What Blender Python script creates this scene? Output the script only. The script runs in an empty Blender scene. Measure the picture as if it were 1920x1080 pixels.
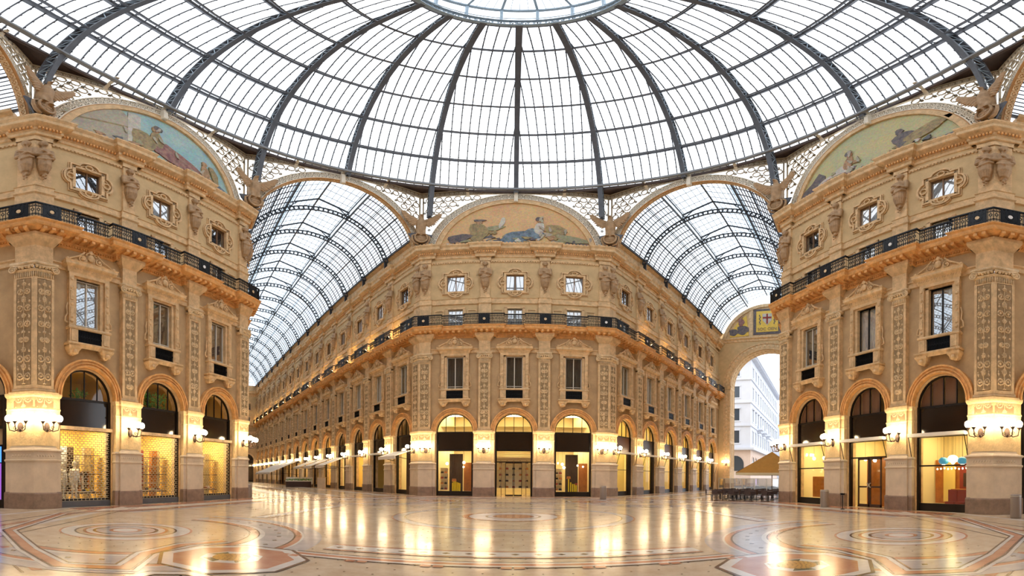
import bpy, bmesh, math, random
from mathutils import Vector, Matrix, noise
R = math.radians
PI = math.pi
random.seed(7)
SC = bpy.context.scene
COL = SC.collection

# ------------------------------------------------------------------ camera
# stitched wide view: equirectangular, 797.3 px per radian of a 1920 px wide frame, principal point (963, 895)
FPX, CX, CY = 797.3, 963.0, 895.0
EYE = 1.69
cd = bpy.data.cameras.new('camera')
cam = bpy.data.objects.new('camera', cd)
COL.objects.link(cam)
cd.type = 'PANO'
cd.panorama_type = 'EQUIRECTANGULAR'
cd.longitude_min = -CX / FPX
cd.longitude_max = (1920 - CX) / FPX
cd.latitude_max = CY / FPX
cd.latitude_min = -(1080 - CY) / FPX
cam.location = (0, 0, EYE)
cam.rotation_euler = (R(90), R(-0.42), 0)
cd.clip_start = 0.05
cd.clip_end = 600
SC.camera = cam

# ------------------------------------------------------------------ view and world
SC.view_settings.view_transform = 'Standard'
SC.view_settings.look = 'None'
SC.view_settings.gamma = 1.0
SC.view_settings.exposure = 0.0
SC.view_settings.use_curve_mapping = False
SC.cycles.use_denoising = True
SC.cycles.max_bounces = 7
SC.cycles.diffuse_bounces = 4
SC.cycles.glossy_bounces = 3
SC.cycles.transmission_bounces = 3
SC.cycles.transparent_max_bounces = 12
SC.cycles.sample_clamp_indirect = 6.0
SC.cycles.caustics_reflective = False
SC.cycles.caustics_refractive = False
SC.cycles.use_adaptive_sampling = True
SC.cycles.adaptive_threshold = 0.03

world = bpy.data.worlds.new('overcast_sky')
SC.world = world
world.use_nodes = True
wn = world.node_tree.nodes
wl = world.node_tree.links
wn.clear()
wo = wn.new('ShaderNodeOutputWorld')
wb = wn.new('ShaderNodeBackground')
wb.inputs['Strength'].default_value = 2.6
tc = wn.new('ShaderNodeTexCoord')
nz = wn.new('ShaderNodeTexNoise')
nz.inputs['Scale'].default_value = 2.2
nz.inputs['Detail'].default_value = 4
rp = wn.new('ShaderNodeValToRGB')
rp.color_ramp.elements[0].position = 0.3
rp.color_ramp.elements[0].color = (0.78, 0.87, 1.0, 1)
rp.color_ramp.elements[1].position = 0.65
rp.color_ramp.elements[1].color = (1.0, 1.0, 1.0, 1)
wl.new(tc.outputs['Generated'], nz.inputs['Vector'])
wl.new(nz.outputs['Fac'], rp.inputs['Fac'])
wl.new(rp.outputs['Color'], wb.inputs['Color'])
wl.new(wb.outputs['Background'], wo.inputs['Surface'])

# ------------------------------------------------------------------ measures
BAY = 5.255
HW = 8.5            # half length of a block's octagon front (front plane of the piers)
WY = 0.35           # the wall lies this far behind the pier fronts
BLOCKS = {          # origin of the block front and its turn
    'centre': (0.0, 37.1, 0.0),
    'right': (18.57, 17.3, -90.0),
    'left': (-18.57, 17.3, 90.0),
    'back': (0.0, -1.6, 180.0),
}
def block_matrix(k):
    x, y, a = BLOCKS[k]
    return Matrix.Translation((x, y, 0)) @ Matrix.Rotation(R(a), 4, 'Z')
# the three faces of a block in its own frame: (start point, turn, length)
def face_matrix(k, face):
    B = block_matrix(k)
    if face == 'front':
        return B
    if face == 'after':      # the arm side that starts at the front's right end
        return B @ Matrix.Translation((HW, 0, 0)) @ Matrix.Rotation(R(45), 4, 'Z')
    return B @ Matrix.Translation((-HW, 0, 0)) @ Matrix.Rotation(R(-45), 4, 'Z')   # 'before': x runs negative away from the corner
S0 = 3.20           # first arm window from the corner

# ------------------------------------------------------------------ materials
MATS = {}
def lin(h):
    h = h.lstrip('#')
    v = [int(h[i:i + 2], 16) / 255 for i in (0, 2, 4)]
    return tuple(c / 12.92 if c <= 0.04045 else ((c + 0.055) / 1.055) ** 2.4 for c in v)
def mat(name, col, rough=0.6, metal=0.0, emit=None, estr=0.0, var=0.0, vscale=2.0, bump=0.0, bscale=8.0, col2=None, spec=0.5):
    if isinstance(col, str):
        col = lin(col)
    m = bpy.data.materials.new(name)
    m.use_nodes = True
    nt = m.node_tree
    b = nt.nodes['Principled BSDF']
    b.inputs['Base Color'].default_value = (*col, 1)
    b.inputs['Roughness'].default_value = rough
    b.inputs['Metallic'].default_value = metal
    b.inputs['Specular IOR Level'].default_value = spec
    if emit is not None:
        b.inputs['Emission Color'].default_value = (*(lin(emit) if isinstance(emit, str) else emit), 1)
        b.inputs['Emission Strength'].default_value = estr
    if var > 0 or col2 is not None:
        t = nt.nodes.new('ShaderNodeTexCoord')
        n = nt.nodes.new('ShaderNodeTexNoise')
        n.inputs['Scale'].default_value = vscale
        n.inputs['Detail'].default_value = 6
        n.inputs['Roughness'].default_value = 0.65
        r = nt.nodes.new('ShaderNodeValToRGB')
        c2 = (lin(col2) if isinstance(col2, str) else col2) if col2 is not None else tuple(min(1, c * (1 + var)) for c in col)
        c1 = col if col2 is not None else tuple(c * (1 - var) for c in col)
        r.color_ramp.elements[0].position = 0.32
        r.color_ramp.elements[0].color = (*c1, 1)
        r.color_ramp.elements[1].position = 0.68
        r.color_ramp.elements[1].color = (*c2, 1)
        g = nt.nodes.new('ShaderNodeNewGeometry')
        nt.links.new(g.outputs['Position'], n.inputs['Vector'])
        nt.links.new(n.outputs['Fac'], r.inputs['Fac'])
        nt.links.new(r.outputs['Color'], b.inputs['Base Color'])
    if bump > 0:
        g2 = nt.nodes.new('ShaderNodeNewGeometry')
        n2 = nt.nodes.new('ShaderNodeTexNoise')
        n2.inputs['Scale'].default_value = bscale
        n2.inputs['Detail'].default_value = 5
        bp = nt.nodes.new('ShaderNodeBump')
        bp.inputs['Strength'].default_value = bump
        bp.inputs['Distance'].default_value = 0.05
        nt.links.new(g2.outputs['Position'], n2.inputs['Vector'])
        nt.links.new(n2.outputs['Fac'], bp.inputs['Height'])
        nt.links.new(bp.outputs['Normal'], b.inputs['Normal'])
    MATS[name] = m
    return m
def glass(name, tint=(1, 1, 1), gloss=0.08, frost=0.0, fcol=(0.8, 0.86, 0.9), rough=0.03):
    """a thin pane: mostly clear, a little mirror, a little milky"""
    m = bpy.data.materials.new(name)
    m.use_nodes = True
    nt = m.node_tree
    nt.nodes.clear()
    out = nt.nodes.new('ShaderNodeOutputMaterial')
    tr = nt.nodes.new('ShaderNodeBsdfTransparent')
    tr.inputs['Color'].default_value = (*tint, 1)
    gl = nt.nodes.new('ShaderNodeBsdfGlossy')
    gl.inputs['Roughness'].default_value = rough
    mx = nt.nodes.new('ShaderNodeMixShader')
    mx.inputs[0].default_value = gloss
    nt.links.new(tr.outputs[0], mx.inputs[1])
    nt.links.new(gl.outputs[0], mx.inputs[2])
    last = mx
    if frost > 0:
        tl = nt.nodes.new('ShaderNodeBsdfTranslucent')
        tl.inputs['Color'].default_value = (*fcol, 1)
        m2 = nt.nodes.new('ShaderNodeMixShader')
        g = nt.nodes.new('ShaderNodeNewGeometry')
        n = nt.nodes.new('ShaderNodeTexNoise')
        n.inputs['Scale'].default_value = 0.35
        n.inputs['Detail'].default_value = 3
        mr = nt.nodes.new('ShaderNodeMapRange')
        mr.inputs['From Min'].default_value = 0.35
        mr.inputs['From Max'].default_value = 0.7
        mr.inputs['To Min'].default_value = frost * 0.4
        mr.inputs['To Max'].default_value = min(1, frost * 1.8)
        nt.links.new(g.outputs['Position'], n.inputs['Vector'])
        nt.links.new(n.outputs['Fac'], mr.inputs['Value'])
        nt.links.new(mr.outputs[0], m2.inputs[0])
        nt.links.new(mx.outputs[0], m2.inputs[1])
        nt.links.new(tl.outputs[0], m2.inputs[2])
        last = m2
    nt.links.new(last.outputs[0], out.inputs['Surface'])
    MATS[name] = m
    return m

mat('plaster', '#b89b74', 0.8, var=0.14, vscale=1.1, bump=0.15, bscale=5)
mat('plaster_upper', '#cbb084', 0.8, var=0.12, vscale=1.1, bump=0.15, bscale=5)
mat('stone', '#d6b68a', 0.7, var=0.24, vscale=2.6, bump=0.45, bscale=11)
mat('stone_gold', '#dba566', 0.65, var=0.24, vscale=3, bump=0.5, bscale=11)
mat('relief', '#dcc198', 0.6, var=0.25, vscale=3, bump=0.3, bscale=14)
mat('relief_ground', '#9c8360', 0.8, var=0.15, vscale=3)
mat('pedestal', '#cdbba3', 0.5, var=0.13, vscale=1.1, bump=0.1)
mat('plinth', '#867060', 0.4, var=0.25, vscale=3, bump=0.1)
mat('impost', '#e6c995', 0.6, var=0.12, vscale=4, bump=0.6, bscale=12)
mat('statue', '#a98a66', 0.6, var=0.22, vscale=3, bump=0.2, bscale=14)
mat('iron_black', '#15161a', 0.4, 0.6)
mat('iron_grey', '#55585f', 0.5, 0.3, var=0.15, vscale=1.5)
mat('iron_ring', '#83878c', 0.5, 0.2)
mat('iron_dark', '#34363b', 0.5, 0.3)
mat('iron_brown', '#4b3a33', 0.6, 0.2, var=0.2, vscale=1.5)
mat('iron_cream', '#e4dccb', 0.6, 0.0, var=0.08, vscale=2)
mat('iron_pale', '#77716a', 0.7, 0.0)
mat('iron_lace', '#a3937a', 0.6, 0.0, var=0.1, vscale=2)
mat('iron_tan', '#b98a55', 0.6, 0.0, var=0.15, vscale=2)
mat('iron_blue', '#8fa0ad', 0.5, 0.2, var=0.12, vscale=2)
mat('shop_frame', '#17100c', 0.3, 0.3)
mat('fascia', '#1b110c', 0.12, 0.0, var=0.2, vscale=2)
mat('wood_frame', '#7c5a3a', 0.5)
mat('window_white', '#d9d4c8', 0.5)
mat('blind_white', '#e9eaec', 0.9, var=0.05, vscale=1.5)
mat('blind_dark', '#241c1a', 0.8, var=0.3, vscale=1.5)  # dark sheet behind panes: unlit room shade as colour, also dark drapery and shutters
mat('shutter_brown', '#6a4632', 0.7, var=0.1)
mat('shop_wall', '#f0d27a', 0.8)
mat('shop_cream', '#efe0b8', 0.8)
mat('shop_dark', '#4a3524', 0.8, var=0.2, vscale=3)
mat('shop_lamp', '#fff2c8', 0.5, emit=(1, 0.82, 0.45), estr=8)
mat('bar_lamp', '#ffe28a', 0.5, emit=(1, 0.84, 0.40), estr=9)
mat('grille_lamp', '#fff2c8', 0.5, emit=(1, 0.84, 0.5), estr=20)
mat('globe_glass', '#fff3d6', 0.4, emit=(1.0, 0.76, 0.45), estr=52)
mat('globe_small', '#fff3d6', 0.4, emit=(1.0, 0.86, 0.55), estr=9)
mat('globe_blue', '#2f7f9f', 0.2, emit=(0.06, 0.3, 0.45), estr=.7)
mat('flood_lamp', '#fff3d6', 0.4, emit=(1.0, 0.60, 0.2), estr=420)
mat('yellow_paint', '#f2cf12', 0.35)
mat('steel', '#b9b4a8', 0.35, 0.7)
mat('grille_steel', '#b0a48a', 0.4, 0.6)
mat('bin_grey', '#8c8078', 0.4, 0.3)
mat('canvas_white', '#efe7d8', 0.85)
mat('canvas_tan', '#c08a3a', 0.85, var=0.08)
mat('dark_wood', '#3a2118', 0.5, var=0.2, vscale=4)
mat('wood_orange', '#b36a24', 0.5, var=0.2, vscale=3)
mat('red_seat', '#8f2f22', 0.5)
mat('chair_brown', '#3b2a26', 0.6)
mat('leaf', '#4e8a3a', 0.6, var=0.3, vscale=9)
mat('building_white', '#cfd4de', 0.8, var=0.04, vscale=0.5)
mat('building_pink', '#d9c3b4', 0.8, var=0.06, vscale=0.7)
mat('building_glass', '#39424c', 0.15)
mat('asphalt', '#9a938b', 0.8, var=0.1)
mat('skin_white', '#f3eee2', 0.6)
mat('screen_blue', '#3070d8', 0.3, emit=(0.08, 0.3, 0.9), estr=1.6)
mat('screen_purple', '#7a4aa8', 0.3, emit=(0.35, 0.12, 0.6), estr=0.9)
glass('dome_glass', (0.97, 0.99, 1.0), 0.03, 0.10, (0.9, 0.95, 1.0))
glass('vault_glass', (0.74, 0.83, 0.90), 0.04, 0.34, (0.62, 0.70, 0.76))
glass('frosted_glass', (0.95, 0.96, 0.95), 0.03, 0.45, (0.95, 0.95, 0.9))
glass('shop_glass', (0.97, 0.97, 0.95), 0.07)
glass('window_glass', (0.9, 0.93, 0.95), 0.42, rough=0.01)

def cloth(name, c, k=.5):
    m = bpy.data.materials.new(name); m.use_nodes = True
    nt = m.node_tree; nt.nodes.clear()
    o = nt.nodes.new('ShaderNodeOutputMaterial'); d = nt.nodes.new('ShaderNodeBsdfDiffuse'); t = nt.nodes.new('ShaderNodeBsdfTranslucent'); x = nt.nodes.new('ShaderNodeMixShader')
    d.inputs['Color'].default_value = (*lin(c), 1); t.inputs['Color'].default_value = (*lin(c), 1); x.inputs[0].default_value = k
    nt.links.new(d.outputs[0], x.inputs[1]); nt.links.new(t.outputs[0], x.inputs[2]); nt.links.new(x.outputs[0], o.inputs['Surface'])
    MATS[name] = m
glass('window_glass_dim', (0.8, 0.8, 0.82), 0.10, rough=0.01)
def marble(name, c1, c2, rough=0.16, sc=1.6, vein=None):
    m = bpy.data.materials.new(name)
    m.use_nodes = True
    nt = m.node_tree
    b = nt.nodes['Principled BSDF']
    g = nt.nodes.new('ShaderNodeNewGeometry')
    n = nt.nodes.new('ShaderNodeTexNoise')
    n.inputs['Scale'].default_value = sc
    n.inputs['Detail'].default_value = 8
    n.inputs['Roughness'].default_value = 0.7
    r = nt.nodes.new('ShaderNodeValToRGB')
    r.color_ramp.elements[0].position = 0.35
    r.color_ramp.elements[0].color = (*lin(c1), 1)
    r.color_ramp.elements[1].position = 0.65
    r.color_ramp.elements[1].color = (*lin(c2), 1)
    nt.links.new(g.outputs['Position'], n.inputs['Vector'])
    nt.links.new(n.outputs['Fac'], r.inputs['Fac'])
    nt.links.new(r.outputs['Color'], b.inputs['Base Color'])
    b.inputs['Specular IOR Level'].default_value = 0.75
    n3 = nt.nodes.new('ShaderNodeTexNoise')
    n3.inputs['Scale'].default_value = 0.7
    mr = nt.nodes.new('ShaderNodeMapRange')
    mr.inputs['To Min'].default_value = rough * 0.6
    mr.inputs['To Max'].default_value = rough * 1.6
    nt.links.new(g.outputs['Position'], n3.inputs['Vector'])
    nt.links.new(n3.outputs['Fac'], mr.inputs['Value'])
    nt.links.new(mr.outputs[0], b.inputs['Roughness'])
    n2 = nt.nodes.new('ShaderNodeTexNoise')
    n2.inputs['Scale'].default_value = 2.5
    n2.inputs['Detail'].default_value = 3
    bp = nt.nodes.new('ShaderNodeBump')
    bp.inputs['Strength'].default_value = 0.12
    bp.inputs['Distance'].default_value = 0.02
    nt.links.new(g.outputs['Position'], n2.inputs['Vector'])
    nt.links.new(n2.outputs['Fac'], bp.inputs['Height'])
    nt.links.new(bp.outputs['Normal'], b.inputs['Normal'])
    MATS[name] = m
marble('marble_cream', '#c0a88c', '#d6c2a8')
marble('marble_white', '#cfc6bd', '#e2dad0')
marble('marble_grey', '#a9a2a0', '#c3bbb6')
marble('marble_pink', '#b4765a', '#c88f72')
marble('marble_dark', '#4d3a35', '#66504a')
marble('marble_gold', '#b5813c', '#cf9c58')
marble('marble_green', '#3d4a3c', '#55614f')

# ------------------------------------------------------------------ mesh builder
class MB:
    def __init__(s):
        s.v = []; s.f = []; s.mi = []; s.cur = 0
    def add(s, vs, fs):
        o = len(s.v)
        s.v.extend([tuple(p) for p in vs])
        for f in fs:
            s.f.append(tuple(i + o for i in f)); s.mi.append(s.cur)
        return s
    def box(s, x0, x1, y0, y1, z0, z1):
        return s.add([(x0, y0, z0), (x1, y0, z0), (x1, y1, z0), (x0, y1, z0), (x0, y0, z1), (x1, y0, z1), (x1, y1, z1), (x0, y1, z1)],
              [(0, 3, 2, 1), (4, 5, 6, 7), (0, 1, 5, 4), (1, 2, 6, 5), (2, 3, 7, 6), (3, 0, 4, 7)])
    def bar(s, a, b, w, h=None, up=(0, 0, 1)):
        """a square bar from a to b"""
        h = w if h is None else h
        a = Vector(a); b = Vector(b); d = (b - a)
        if d.length < 1e-6:
            return s
        d.normalize(); up = Vector(up)
        x = d.cross(up)
        if x.length < 1e-4:
            x = d.cross(Vector((1, 0, 0)))
        x.normalize(); y = x.cross(d); y.normalize()
        x *= w / 2; y *= h / 2
        vs = [a - x - y, a + x - y, a + x + y, a - x + y, b - x - y, b + x - y, b + x + y, b - x + y]
        return s.add(vs, [(0, 3, 2, 1), (4, 5, 6, 7), (0, 1, 5, 4), (1, 2, 6, 5), (2, 3, 7, 6), (3, 0, 4, 7)])
    def strip(s, pts, w, h, up=None, closed=False, ups=None):
        """a rectangular section swept along points; ups gives the normal direction at each"""
        n = len(pts); P = [Vector(p) for p in pts]; vs = []
        for i in range(n):
            a = P[i - 1] if (i > 0 or closed) else P[i]
            b = P[(i + 1) % n] if (i < n - 1 or closed) else P[i]
            d = (b - a).normalized()
            u = Vector(ups[i]) if ups else Vector(up)
            x = d.cross(u).normalized(); y = x.cross(d).normalized()
            vs += [P[i] - x * w / 2 - y * h / 2, P[i] + x * w / 2 - y * h / 2, P[i] + x * w / 2 + y * h / 2, P[i] - x * w / 2 + y * h / 2]
        fs = []
        m = n if closed else n - 1
        for i in range(m):
            j = (i + 1) % n
            for k in range(4):
                fs.append((i * 4 + k, i * 4 + (k + 1) % 4, j * 4 + (k + 1) % 4, j * 4 + k))
        if not closed:
            fs += [(3, 2, 1, 0), ((n - 1) * 4, (n - 1) * 4 + 1, (n - 1) * 4 + 2, (n - 1) * 4 + 3)]
        return s.add(vs, fs)
    def tube(s, pts, r, n=6, closed=False, radii=None):
        P = [Vector(p) for p in pts]; N = len(P); vs = []; fs = []
        prev = None
        for i in range(N):
            a = P[i - 1] if (i > 0 or closed) else P[i]
            b = P[(i + 1) % N] if (i < N - 1 or closed) else P[i]
            d = (b - a).normalized()
            if prev is None:
                x = d.cross(Vector((0.13, 0.27, 0.95)))
                if x.length < 0.1:
                    x = d.cross(Vector((1, 0, 0)))
                x.normalize()
            else:
                x = (prev - d * prev.dot(d))
                x.normalize()
            prev = x
            y = d.cross(x)
            rr = radii[i] if radii else r
            for k in range(n):
                t = 2 * PI * k / n
                vs.append(P[i] + (x * math.cos(t) + y * math.sin(t)) * rr)
        m = N if closed else N - 1
        for i in range(m):
            j = (i + 1) % N
            for k in range(n):
                fs.append((i * n + k, i * n + (k + 1) % n, j * n + (k + 1) % n, j * n + k))
        if not closed:
            fs.append(tuple(reversed(range(n)))); fs.append(tuple((N - 1) * n + k for k in range(n)))
        return s.add(vs, fs)
    def ball(s, c, r, nu=10, nv=6, sc=(1, 1, 1), rot=None):
        vs = []; fs = []
        M = rot if rot is not None else Matrix.Identity(3)
        for j in range(1, nv):
            t = PI * j / nv
            for i in range(nu):
                p = 2 * PI * i / nu
                v = M @ Vector((math.sin(t) * math.cos(p) * r * sc[0], math.sin(t) * math.sin(p) * r * sc[1], math.cos(t) * r * sc[2]))
                vs.append(v + Vector(c))
        top = len(vs); vs.append(M @ Vector((0, 0, r * sc[2])) + Vector(c))
        bot = len(vs); vs.append(M @ Vector((0, 0, -r * sc[2])) + Vector(c))
        for j in range(nv - 2):
            for i in range(nu):
                k = (i + 1) % nu
                fs.append((j * nu + i, (j + 1) * nu + i, (j + 1) * nu + k, j * nu + k))
        for i in range(nu):
            k = (i + 1) % nu
            fs.append((top, i, k)); fs.append((bot, (nv - 2) * nu + k, (nv - 2) * nu + i))
        return s.add(vs, fs)
    def lathe(s, prof, c=(0, 0, 0), n=16, a0=0, a1=2 * PI):
        vs = []; fs = []; full = abs(a1 - a0 - 2 * PI) < 1e-6
        m = n if full else n + 1
        for r, z in prof:
            for i in range(m):
                t = a0 + (a1 - a0) * i / n
                vs.append((c[0] + r * math.cos(t), c[1] + r * math.sin(t), c[2] + z))
        for j in range(len(prof) - 1):
            for i in range(n):
                k = (i + 1) % m
                fs.append((j * m + i, j * m + k, (j + 1) * m + k, (j + 1) * m + i))
        return s.add(vs, fs)
    def prism(s, poly, y0, y1):
        """a polygon in x,z pushed from y0 to y1"""
        n = len(poly)
        vs = [(x, y0, z) for x, z in poly] + [(x, y1, z) for x, z in poly]
        fs = [tuple(range(n)), tuple(reversed(range(n, 2 * n)))]
        for i in range(n):
            j = (i + 1) % n
            fs.append((i, i + n, j + n, j))
        return s.add(vs, fs)
    def slab(s, poly, z0, z1):
        """a polygon in x,y pushed from z0 to z1"""
        n = len(poly)
        vs = [(x, y, z0) for x, y in poly] + [(x, y, z1) for x, y in poly]
        fs = [tuple(reversed(range(n))), tuple(range(n, 2 * n))]
        for i in range(n):
            j = (i + 1) % n
            fs.append((i, j, j + n, i + n))
        return s.add(vs, fs)
    def sweep(s, path, prof, closed=False, caps=True):
        """profile of (outward, z) pairs along a plan path with mitred corners; outward is on the right of travel"""
        n = len(path); vs = []
        ns = []
        for i in range(n if closed else n - 1):
            a = path[i]; b = path[(i + 1) % n]
            dx, dy = b[0] - a[0], b[1] - a[1]; L = math.hypot(dx, dy) or 1
            ns.append((dy / L, -dx / L))
        for i in range(n):
            if closed:
                n1, n2 = ns[i - 1], ns[i]
            else:
                n1 = ns[max(0, i - 1)]; n2 = ns[min(n - 2, i)]
            dd = 1 + n1[0] * n2[0] + n1[1] * n2[1]
            if dd < 0.2:
                dd = 0.2
            mx, my = (n1[0] + n2[0]) / dd, (n1[1] + n2[1]) / dd
            for d, z in prof:
                vs.append((path[i][0] + mx * d, path[i][1] + my * d, z))
        m = len(prof); fs = []
        for i in range(n if closed else n - 1):
            j = (i + 1) % n
            for k in range(m - 1):
                fs.append((i * m + k, j * m + k, j * m + k + 1, i * m + k + 1))
        if caps and not closed:
            fs.append(tuple(range(m))); fs.append(tuple(reversed(range((n - 1) * m, n * m))))
        return s.add(vs, fs)
    def xf(s, M, start=0):
        for i in range(start, len(s.v)):
            s.v[i] = tuple(M @ Vector(s.v[i]))
        return s
    def join(s, o, M=None):
        c = len(s.v)
        s.v.extend([tuple(M @ Vector(p)) for p in o.v] if M is not None else o.v)
        for f, m in zip(o.f, o.mi):
            s.f.append(tuple(i + c for i in f)); s.mi.append(s.cur)
        return s
    def mesh(s, name, mats, smooth=False):
        me = bpy.data.meshes.new(name)
        me.from_pydata(s.v, [], s.f)
        for m in ([mats] if isinstance(mats, str) else mats):
            me.materials.append(MATS[m])
        if not isinstance(mats, str) and len(mats) > 1:
            me.polygons.foreach_set('material_index', s.mi)
        if smooth:
            me.polygons.foreach_set('use_smooth', [True] * len(me.polygons))
        me.update()
        return me
    def obj(s, name, mats, parent=None, smooth=False, M=None):
        return link(name, s.mesh(name, mats, smooth), parent, M)

def link(name, me, parent=None, M=None):
    o = bpy.data.objects.new(name, me)
    COL.objects.link(o)
    if parent is not None:
        o.parent = parent
    if M is not None:
        o.matrix_local = M
    return o
def tag(o, label=None, cat=None, group=None, kind=None):
    if label: o['label'] = label
    if cat: o['category'] = cat
    if group: o['group'] = group
    if kind: o['kind'] = kind
    return o
def root(name, M, label, cat, group=None, kind=None):
    o = bpy.data.objects.new(name, None)
    COL.objects.link(o)
    o.empty_display_size = 0.3
    o.matrix_local = M
    return tag(o, label, cat, group, kind)
def T(x, y, z=0): return Matrix.Translation((x, y, z))
def RZ(a): return Matrix.Rotation(R(a), 4, 'Z')
def arc(cx, cz, r, a0, a1, n):
    return [(cx + r * math.cos(R(a0 + (a1 - a0) * i / n)), cz + r * math.sin(R(a0 + (a1 - a0) * i / n))) for i in range(n + 1)]

ORD = ['first', 'second', 'third', 'fourth', 'fifth', 'sixth', 'seventh', 'eighth', 'ninth', 'tenth', 'eleventh', 'twelfth',
       'thirteenth', 'fourteenth', 'fifteenth', 'sixteenth', 'seventeenth', 'eighteenth']

# where the bays are: block, face -> list of bay centres (x in the face frame) and of pilaster centres
NB = {('centre', 'front'): 3, ('centre', 'after'): 6, ('centre', 'before'): 15,
      ('left', 'front'): 3, ('right', 'front'): 3}
def bays(k, face):
    n = NB.get((k, face), 0)
    if face == 'front':
        return [-BAY, 0, BAY][:n]
    sg = 1 if face == 'after' else -1
    return [sg * (S0 + BAY * i) for i in range(n)]
def pilasters(k, face):
    n = NB.get((k, face), 0)
    if face == 'front':
        return [-BAY / 2, BAY / 2] if n else []
    sg = 1 if face == 'after' else -1
    return [sg * (S0 + BAY * (i + 0.5)) for i in range(n)]
LEN = {('centre', 'after'): 33.3, ('centre', 'before'): 81.0, ('left', 'before'): 24.0, ('left', 'after'): 81.0,
       ('right', 'before'): 33.3, ('right', 'after'): 24.0, ('back', 'before'): 24.0, ('back', 'after'): 24.0}
PLACE = {('centre', 'front'): 'of the facing facade', ('centre', 'after'): 'of the short arcade',
         ('centre', 'before'): 'of the long arcade',
         ('left', 'front'): 'of the roller-grille facade', ('right', 'front'): 'of the bar facade'}
def bayname(k, face, i):
    n = NB[(k, face)]
    if face != 'front':
        return ORD[i] + ' bay from the octagon'
    if k == 'centre':
        return ['bay beside the long arcade', 'middle bay', 'bay beside the short arcade'][i]
    if k == 'left':
        return ['bay by the mannequin window', 'middle bay', 'bay next to the long arcade'][i]
    return ['bay next to the archway', 'middle bay', 'bay with blue globe lamps'][i]

# ================================================================== large structure
# ------------------------------------------------------------------ floor
def at(px, py):
    """floor point seen at a pixel of the 1920 x 1080 frame"""
    ph = (px - CX) / FPX
    r = EYE / math.tan((py - CY) / FPX)
    return (r * math.sin(ph), r * math.cos(ph))
fl = MB().box(-75, 110, -30, 170, -0.3, 0)
floor = fl.obj('floor', 'marble_cream')
tag(floor, 'polished marble mosaic floor of the octagon and its arcades', 'floor', kind='structure')
_lev = [0]
def inlay(name, mb, m):
    o = mb.obj(name, m, floor)
    return o
def ring_poly(mb, cx, cy, r0, r1, z, a0=0, a1=360, n=72):
    k = max(3, int(n * (a1 - a0) / 360))
    vs = []; fs = []
    for i in range(k + 1):
        t = R(a0 + (a1 - a0) * i / k)
        c, s_ = math.cos(t), math.sin(t)
        vs += [(cx + r0 * c, cy + r0 * s_, z), (cx + r1 * c, cy + r1 * s_, z)]
    for i in range(k):
        fs.append((2 * i, 2 * i + 1, 2 * i + 3, 2 * i + 2))
    mb.add(vs, fs)
def poly_band(mb, pts, w, z, closed=True):
    """a flat band of width w just inside a polyline"""
    n = len(pts)
    m = n if closed else n - 1
    nrm = []
    for i in range(m):
        a = pts[i]; b = pts[(i + 1) % n]
        dx, dy = b[0] - a[0], b[1] - a[1]; L = math.hypot(dx, dy)
        nrm.append((-dy / L, dx / L))
    vs = []
    for i in range(n):
        if closed: n1, n2 = nrm[i - 1], nrm[i]
        else: n1, n2 = nrm[max(0, i - 1)], nrm[min(m - 1, i)]
        dd = max(0.3, 1 + n1[0] * n2[0] + n1[1] * n2[1])
        mx, my = (n1[0] + n2[0]) / dd, (n1[1] + n2[1]) / dd
        vs += [(pts[i][0], pts[i][1], z), (pts[i][0] + mx * w, pts[i][1] + my * w, z)]
    fs = [(2 * i, 2 * ((i + 1) % n), 2 * ((i + 1) % n) + 1, 2 * i + 1) for i in range(m)]
    mb.add(vs, fs)
def off_poly(pts, w):
    t = MB(); poly_band(t, pts, w, 0)
    return [(t.v[2 * i + 1][0], t.v[2 * i + 1][1]) for i in range(len(pts))]
OC = (0.0, 18.3)      # middle of the octagon
def octo(r, c=OC, turn=22.5):
    return [(c[0] + r * math.cos(R(turn + 45 * i)), c[1] + r * math.sin(R(turn + 45 * i))) for i in range(8)]
W, G, P_, D, GO, GR = MB(), MB(), MB(), MB(), MB(), MB()
# wall-side borders that follow the octagon
for r, w, m, z in ((20.0, 1.0, P_, .002), (18.9, .16, D, .003), (18.75, 1.15, W, .002), (17.5, .12, D, .003), (17.3, .5, P_, .002), (16.75, .1, D, .003), (16.6, .55, G, .002)):
    poly_band(m, [(OC[0] + r * math.cos(R(q)), OC[1] + r * math.sin(R(q))) for q in (-22.5, 22.5, 67.5, 112.5, 157.5, 202.5)], w, z, False)
# diagonal medallions with broad rings
def medallion(cx, cy, big=True):
    for r0, r1, m, z in ((0, .38, W, .004), (.38, .5, P_, .004), (.5, .9, G, .004), (.9, 1.0, D, .005), (1.0, 1.2, W, .004), (1.2, 1.3, P_, .004), (1.5, 1.56, D, .004), (1.56, 1.95, W, .003), (1.95, 2.02, P_, .004)):
        ring_poly(m, cx, cy, r0, r1, z)
    if big:
        ac = math.degrees(math.atan2(OC[1] - cy, OC[0] - cx)) - (32 if cx * (cy - OC[1]) > 0 else -32)
        a0, a1 = ac - 88, ac + 88
        for r0, r1, m, z in ((3.7, 3.74, D, .006), (3.74, 3.98, P_, .006), (3.98, 4.02, D, .006), (4.02, 4.16, W, .006), (4.16, 4.98, G, .005), (4.98, 5.03, D, .006), (5.03, 5.2, P_, .006), (5.2, 5.26, W, .006), (5.26, 5.75, G, .005)):
            ring_poly(m, cx, cy, r0, r1, z, a0, a1, n=120)
        for i in range(20):
            t = R(a0 + (a1 - a0) * (i + .5) / 20)
            x, y = cx + 4.57 * math.cos(t), cy + 4.57 * math.sin(t)
            q = .08
            D.add([(x - q, y, .007), (x, y - q, .007), (x + q, y, .007), (x, y + q, .007)], [(0, 1, 2, 3)])
for sx in (-1, 1):
    for sy in (-1, 1):
        medallion(OC[0] + sx * 10.2, OC[1] + sy * 10.4)
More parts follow.
